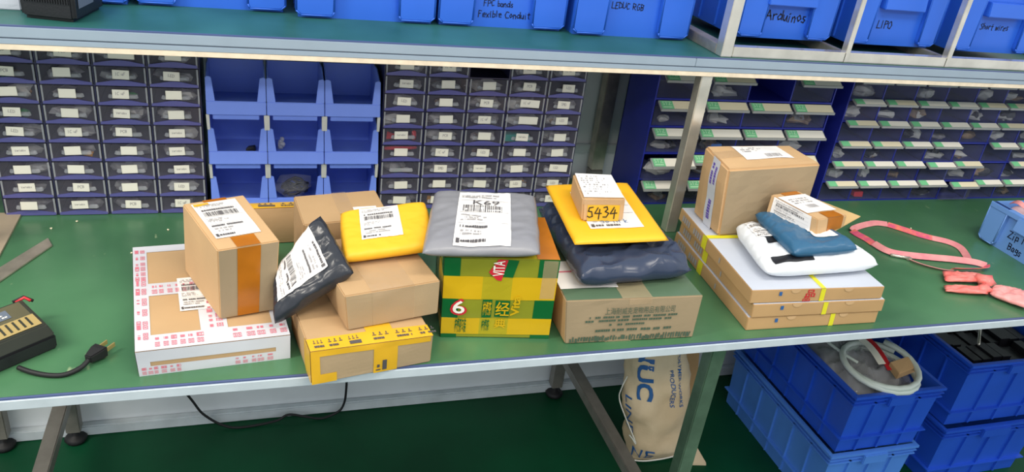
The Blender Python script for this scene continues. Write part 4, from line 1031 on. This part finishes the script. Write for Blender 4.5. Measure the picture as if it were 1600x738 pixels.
cr = crate(.345, .45, .205, 'blue_crate'); cr.location = (1.702, .280, .191); tag(cr, 'blue plastic crate filled with black parts at the far right', 'crate', CG)
# contents
ZT = .366
b = B(); pts = []
for i in range(44):
    a = i / 43 * 4 * math.pi * 1.02 + .6; k = 1 + .08 * math.sin(i * .6)
    pts.append((1.462 + .104 * k * math.cos(a) * (1 - .0035 * i), .330 + .088 * k * math.sin(a), ZT + .004 + .012 * math.sin(a * .5 + 1) + i * .0004))
b.tube(pts, .0075, 10); tag(b.build('hose', 'hose', None, (1.47, .33, ZT)), 'thick pale hose coiled on top of the blue crate', 'hose')
b = B(); b.tube(smooth([(1.40, .52, ZT + .012), (1.385, .44, ZT + .016), (1.40, .39, ZT + .012), (1.42, .36, ZT + .006)]), .004, 8); tag(b.build('white_tube', 'hose', None, (1.4, .44, ZT)), 'thin white tube hanging over the left rim of the hose crate', 'tube')
o, T = pillow('plastic_bag', [(1.345, .27, ZT - .02), (1.555, .27, ZT - .02), (1.555, .62, ZT - .02), (1.345, .62, ZT - .02)], .05, 'clear_film', 'crumpled clear plastic bags filling the crate of hose', 'bag', p=5, wr=.6, freq=16, seed=12, n=36)
o, T = pillow('plastic_bag', [(1.35, .27, ZT - .034), (1.55, .27, ZT - .034), (1.55, .62, ZT - .034), (1.35, .62, ZT - .034)], .04, 'junk_grey', 'grey bundle of packets at the bottom of the hose crate', 'packet', p=5, wr=.6, freq=12, seed=13)
b = B(); ribbon(b, [(1.43, .56, ZT + .022), (1.455, .48, ZT + .030), (1.475, .40, ZT + .026), (1.465, .33, ZT + .018)], .018, .2); tag(b.build('tape_strip', 'card_white', None, (1.46, .45, ZT + .02)), 'white strip lying across the crate of hose', 'strip')
b = B(); ribbon(b, [(1.455, .56, ZT + .020), (1.48, .48, ZT + .026), (1.495, .40, ZT + .024), (1.475, .31, ZT + .014)], .014, .3); tag(b.build('cable_strip', 'junk_red', None, (1.48, .45, ZT + .02)), 'dark red strip beside the white strip in the hose crate', 'strip')
b = B(); b.hexa([(1.475, .285, ZT + .006), (1.545, .300, ZT + .010), (1.548, .335, ZT + .016), (1.48, .325, ZT + .012), (1.475, .283, ZT + .026), (1.545, .298, ZT + .030), (1.548, .333, ZT + .036), (1.48, .323, ZT + .030)])
tag(b.build('small_carton', 'carton_light', None, (1.51, .31, ZT + .006), bevel=.001), 'small tan carton lying inside the loop of pale hose', 'box')
b = B(); rn = random.Random(17); zt = .375
for i in range(9):
    for j in range(5): b.box((1.72 + i * .033, .32 + j * .07, zt - .03), (1.748 + i * .033, .38 + j * .07, zt - .004 + rn.uniform(-.01, .012)))
o = b.build('black_parts', 'junk_black', None, (1.87, .48, zt - .03)); tag(o, 'black plastic parts packed in the far right crate', 'parts'); o['kind'] = 'stuff'
b = B(); b.tube([(1.80, .36, zt + .02), (1.95, .50, zt + .022)], .004, 8); tag(b.build('metal_rod', 'steel', None, (1.87, .43, zt + .01)), 'thin metal rod lying on the black parts in the crate', 'rod')

# ================================================================ paper sack, boards and cable on the floor
b = B(); n = 44; secs = 44; vs = []; fs = []
def sackp(a, t, off=0.0):
    z = .002 + .62 * t
    cx = 1.002 - .055 * min(1, t * 1.6); cy = .500 + .06 * t
    rx = .068 + .010 * math.sin(t * 5) + .008 * (1 - t); ry = .050 + .008 * math.sin(t * 4 + 1)
    if t < .08: ry *= .35 + 8 * t
    d = Vector((abs(math.cos(a)) ** .8 * (1 if math.cos(a) >= 0 else -1) * rx, abs(math.sin(a)) ** .8 * (1 if math.sin(a) >= 0 else -1) * ry, 0))
    p = Vector((cx, cy, z)) + d
    k = noise.noise(p * 14) * .010 - abs(noise.noise(p * 26)) * .010 + .004 + .0025 * math.sin(z * 60 + 3 * math.sin(a * 2))
    return p + d.normalized() * (k + off) if t > .01 else p + d.normalized() * off
for j in range(secs + 1):
    for i in range(n): vs.append(sackp(2 * math.pi * i / n, j / secs))
for j in range(secs):
    for i in range(n): fs.append((j * n + i, j * n + (i + 1) % n, (j + 1) * n + (i + 1) % n, (j + 1) * n + i))
fs += [list(range(n))[::-1], [secs * n + i for i in range(n)]]
b.add(vs, fs, 0, True); sk = b.build('paper_sack', 'sack_paper', None, (1.0, .5, .002)); tag(sk, 'crumpled brown paper sack with blue lettering standing on the floor', 'sack')
def SF(u, v, off=0.0): return sackp(math.pi * (1 + u), v, off + .0015)
def sword(s, rect, m, rot=3, bold=0.0):
    a, _ = text_art(s, bold); return decal('lettering', SF, rot_art(a, rot), rect, m, sk)
sword('NUC', (.18, .345, .39, .60), 'ink_blue', bold=.035); sword('POLYMER WORKS', (.61, .31, .645, .56), 'ink_blue', bold=.01); sword('PRODUCERS', (.53, .31, .565, .48), 'ink_blue', bold=.01)
sword('LINE', (.03, .16, .13, .34), 'ink_blue'); sword('NE', (.12, .035, .42, .10), 'ink_blue', 0)
b = B(); b.tube(smooth([SF(0.0, .03, .003), SF(.15, .012, .003), SF(.4, .008, .004), SF(.65, .012, .003), SF(.9, .02, .003)]), .0022, 6); b.build('stitching', 'string', sk)
b = B(); b.tube(smooth([SF(.02, .42, .003), SF(.0, .36, .006), SF(-.02, .28, .008), Vector((.905, .455, .10)), Vector((.892, .452, .115)), Vector((.880, .45, .130))]), .0018, 6); b.build('loose_string', 'string', sk)
b = B(); b.hexa([(1.045, .452, .001), (1.128, .436, .001), (1.135, .50, .001), (1.06, .52, .001), (1.045, .452, .003), (1.125, .437, .012), (1.110, .50, .04), (1.06, .52, .03)]); b.build('paper_flap', 'sack_paper', sk, bevel=.0006)
b = B(); b.hexa([(1.075, .585, .0005), (1.16, .570, .0005), (1.161, .578, .0005), (1.076, .593, .0005), (1.055, .72, .55), (1.14, .705, .55), (1.141, .713, .55), (1.056, .728, .55)]); tag(b.build('cardboard_sheet', 'carton_kraft', None, (1.11, .59, 0)), 'brown cardboard sheet leaning behind the paper sack', 'cardboard')
b = B(); b.tube(smooth([(-.215, .770, .24), (-.20, .772, .17), (-.166, .775, .095), (-.143, .775, .05), (-.10, .772, .012), (-.055, .765, .004), (.03, .772, .008), (.062, .776, .022), (.10, .774, .014), (.145, .770, .004), (.185, .774, .014), (.204, .777, .035), (.211, .778, .09), (.211, .778, .24)]), .0032, 8)
tag(b.build('floor_cable', 'black_rubber', None, (0, .775, 0.001)), 'black cable drooping along the wall base under the bench', 'cable')
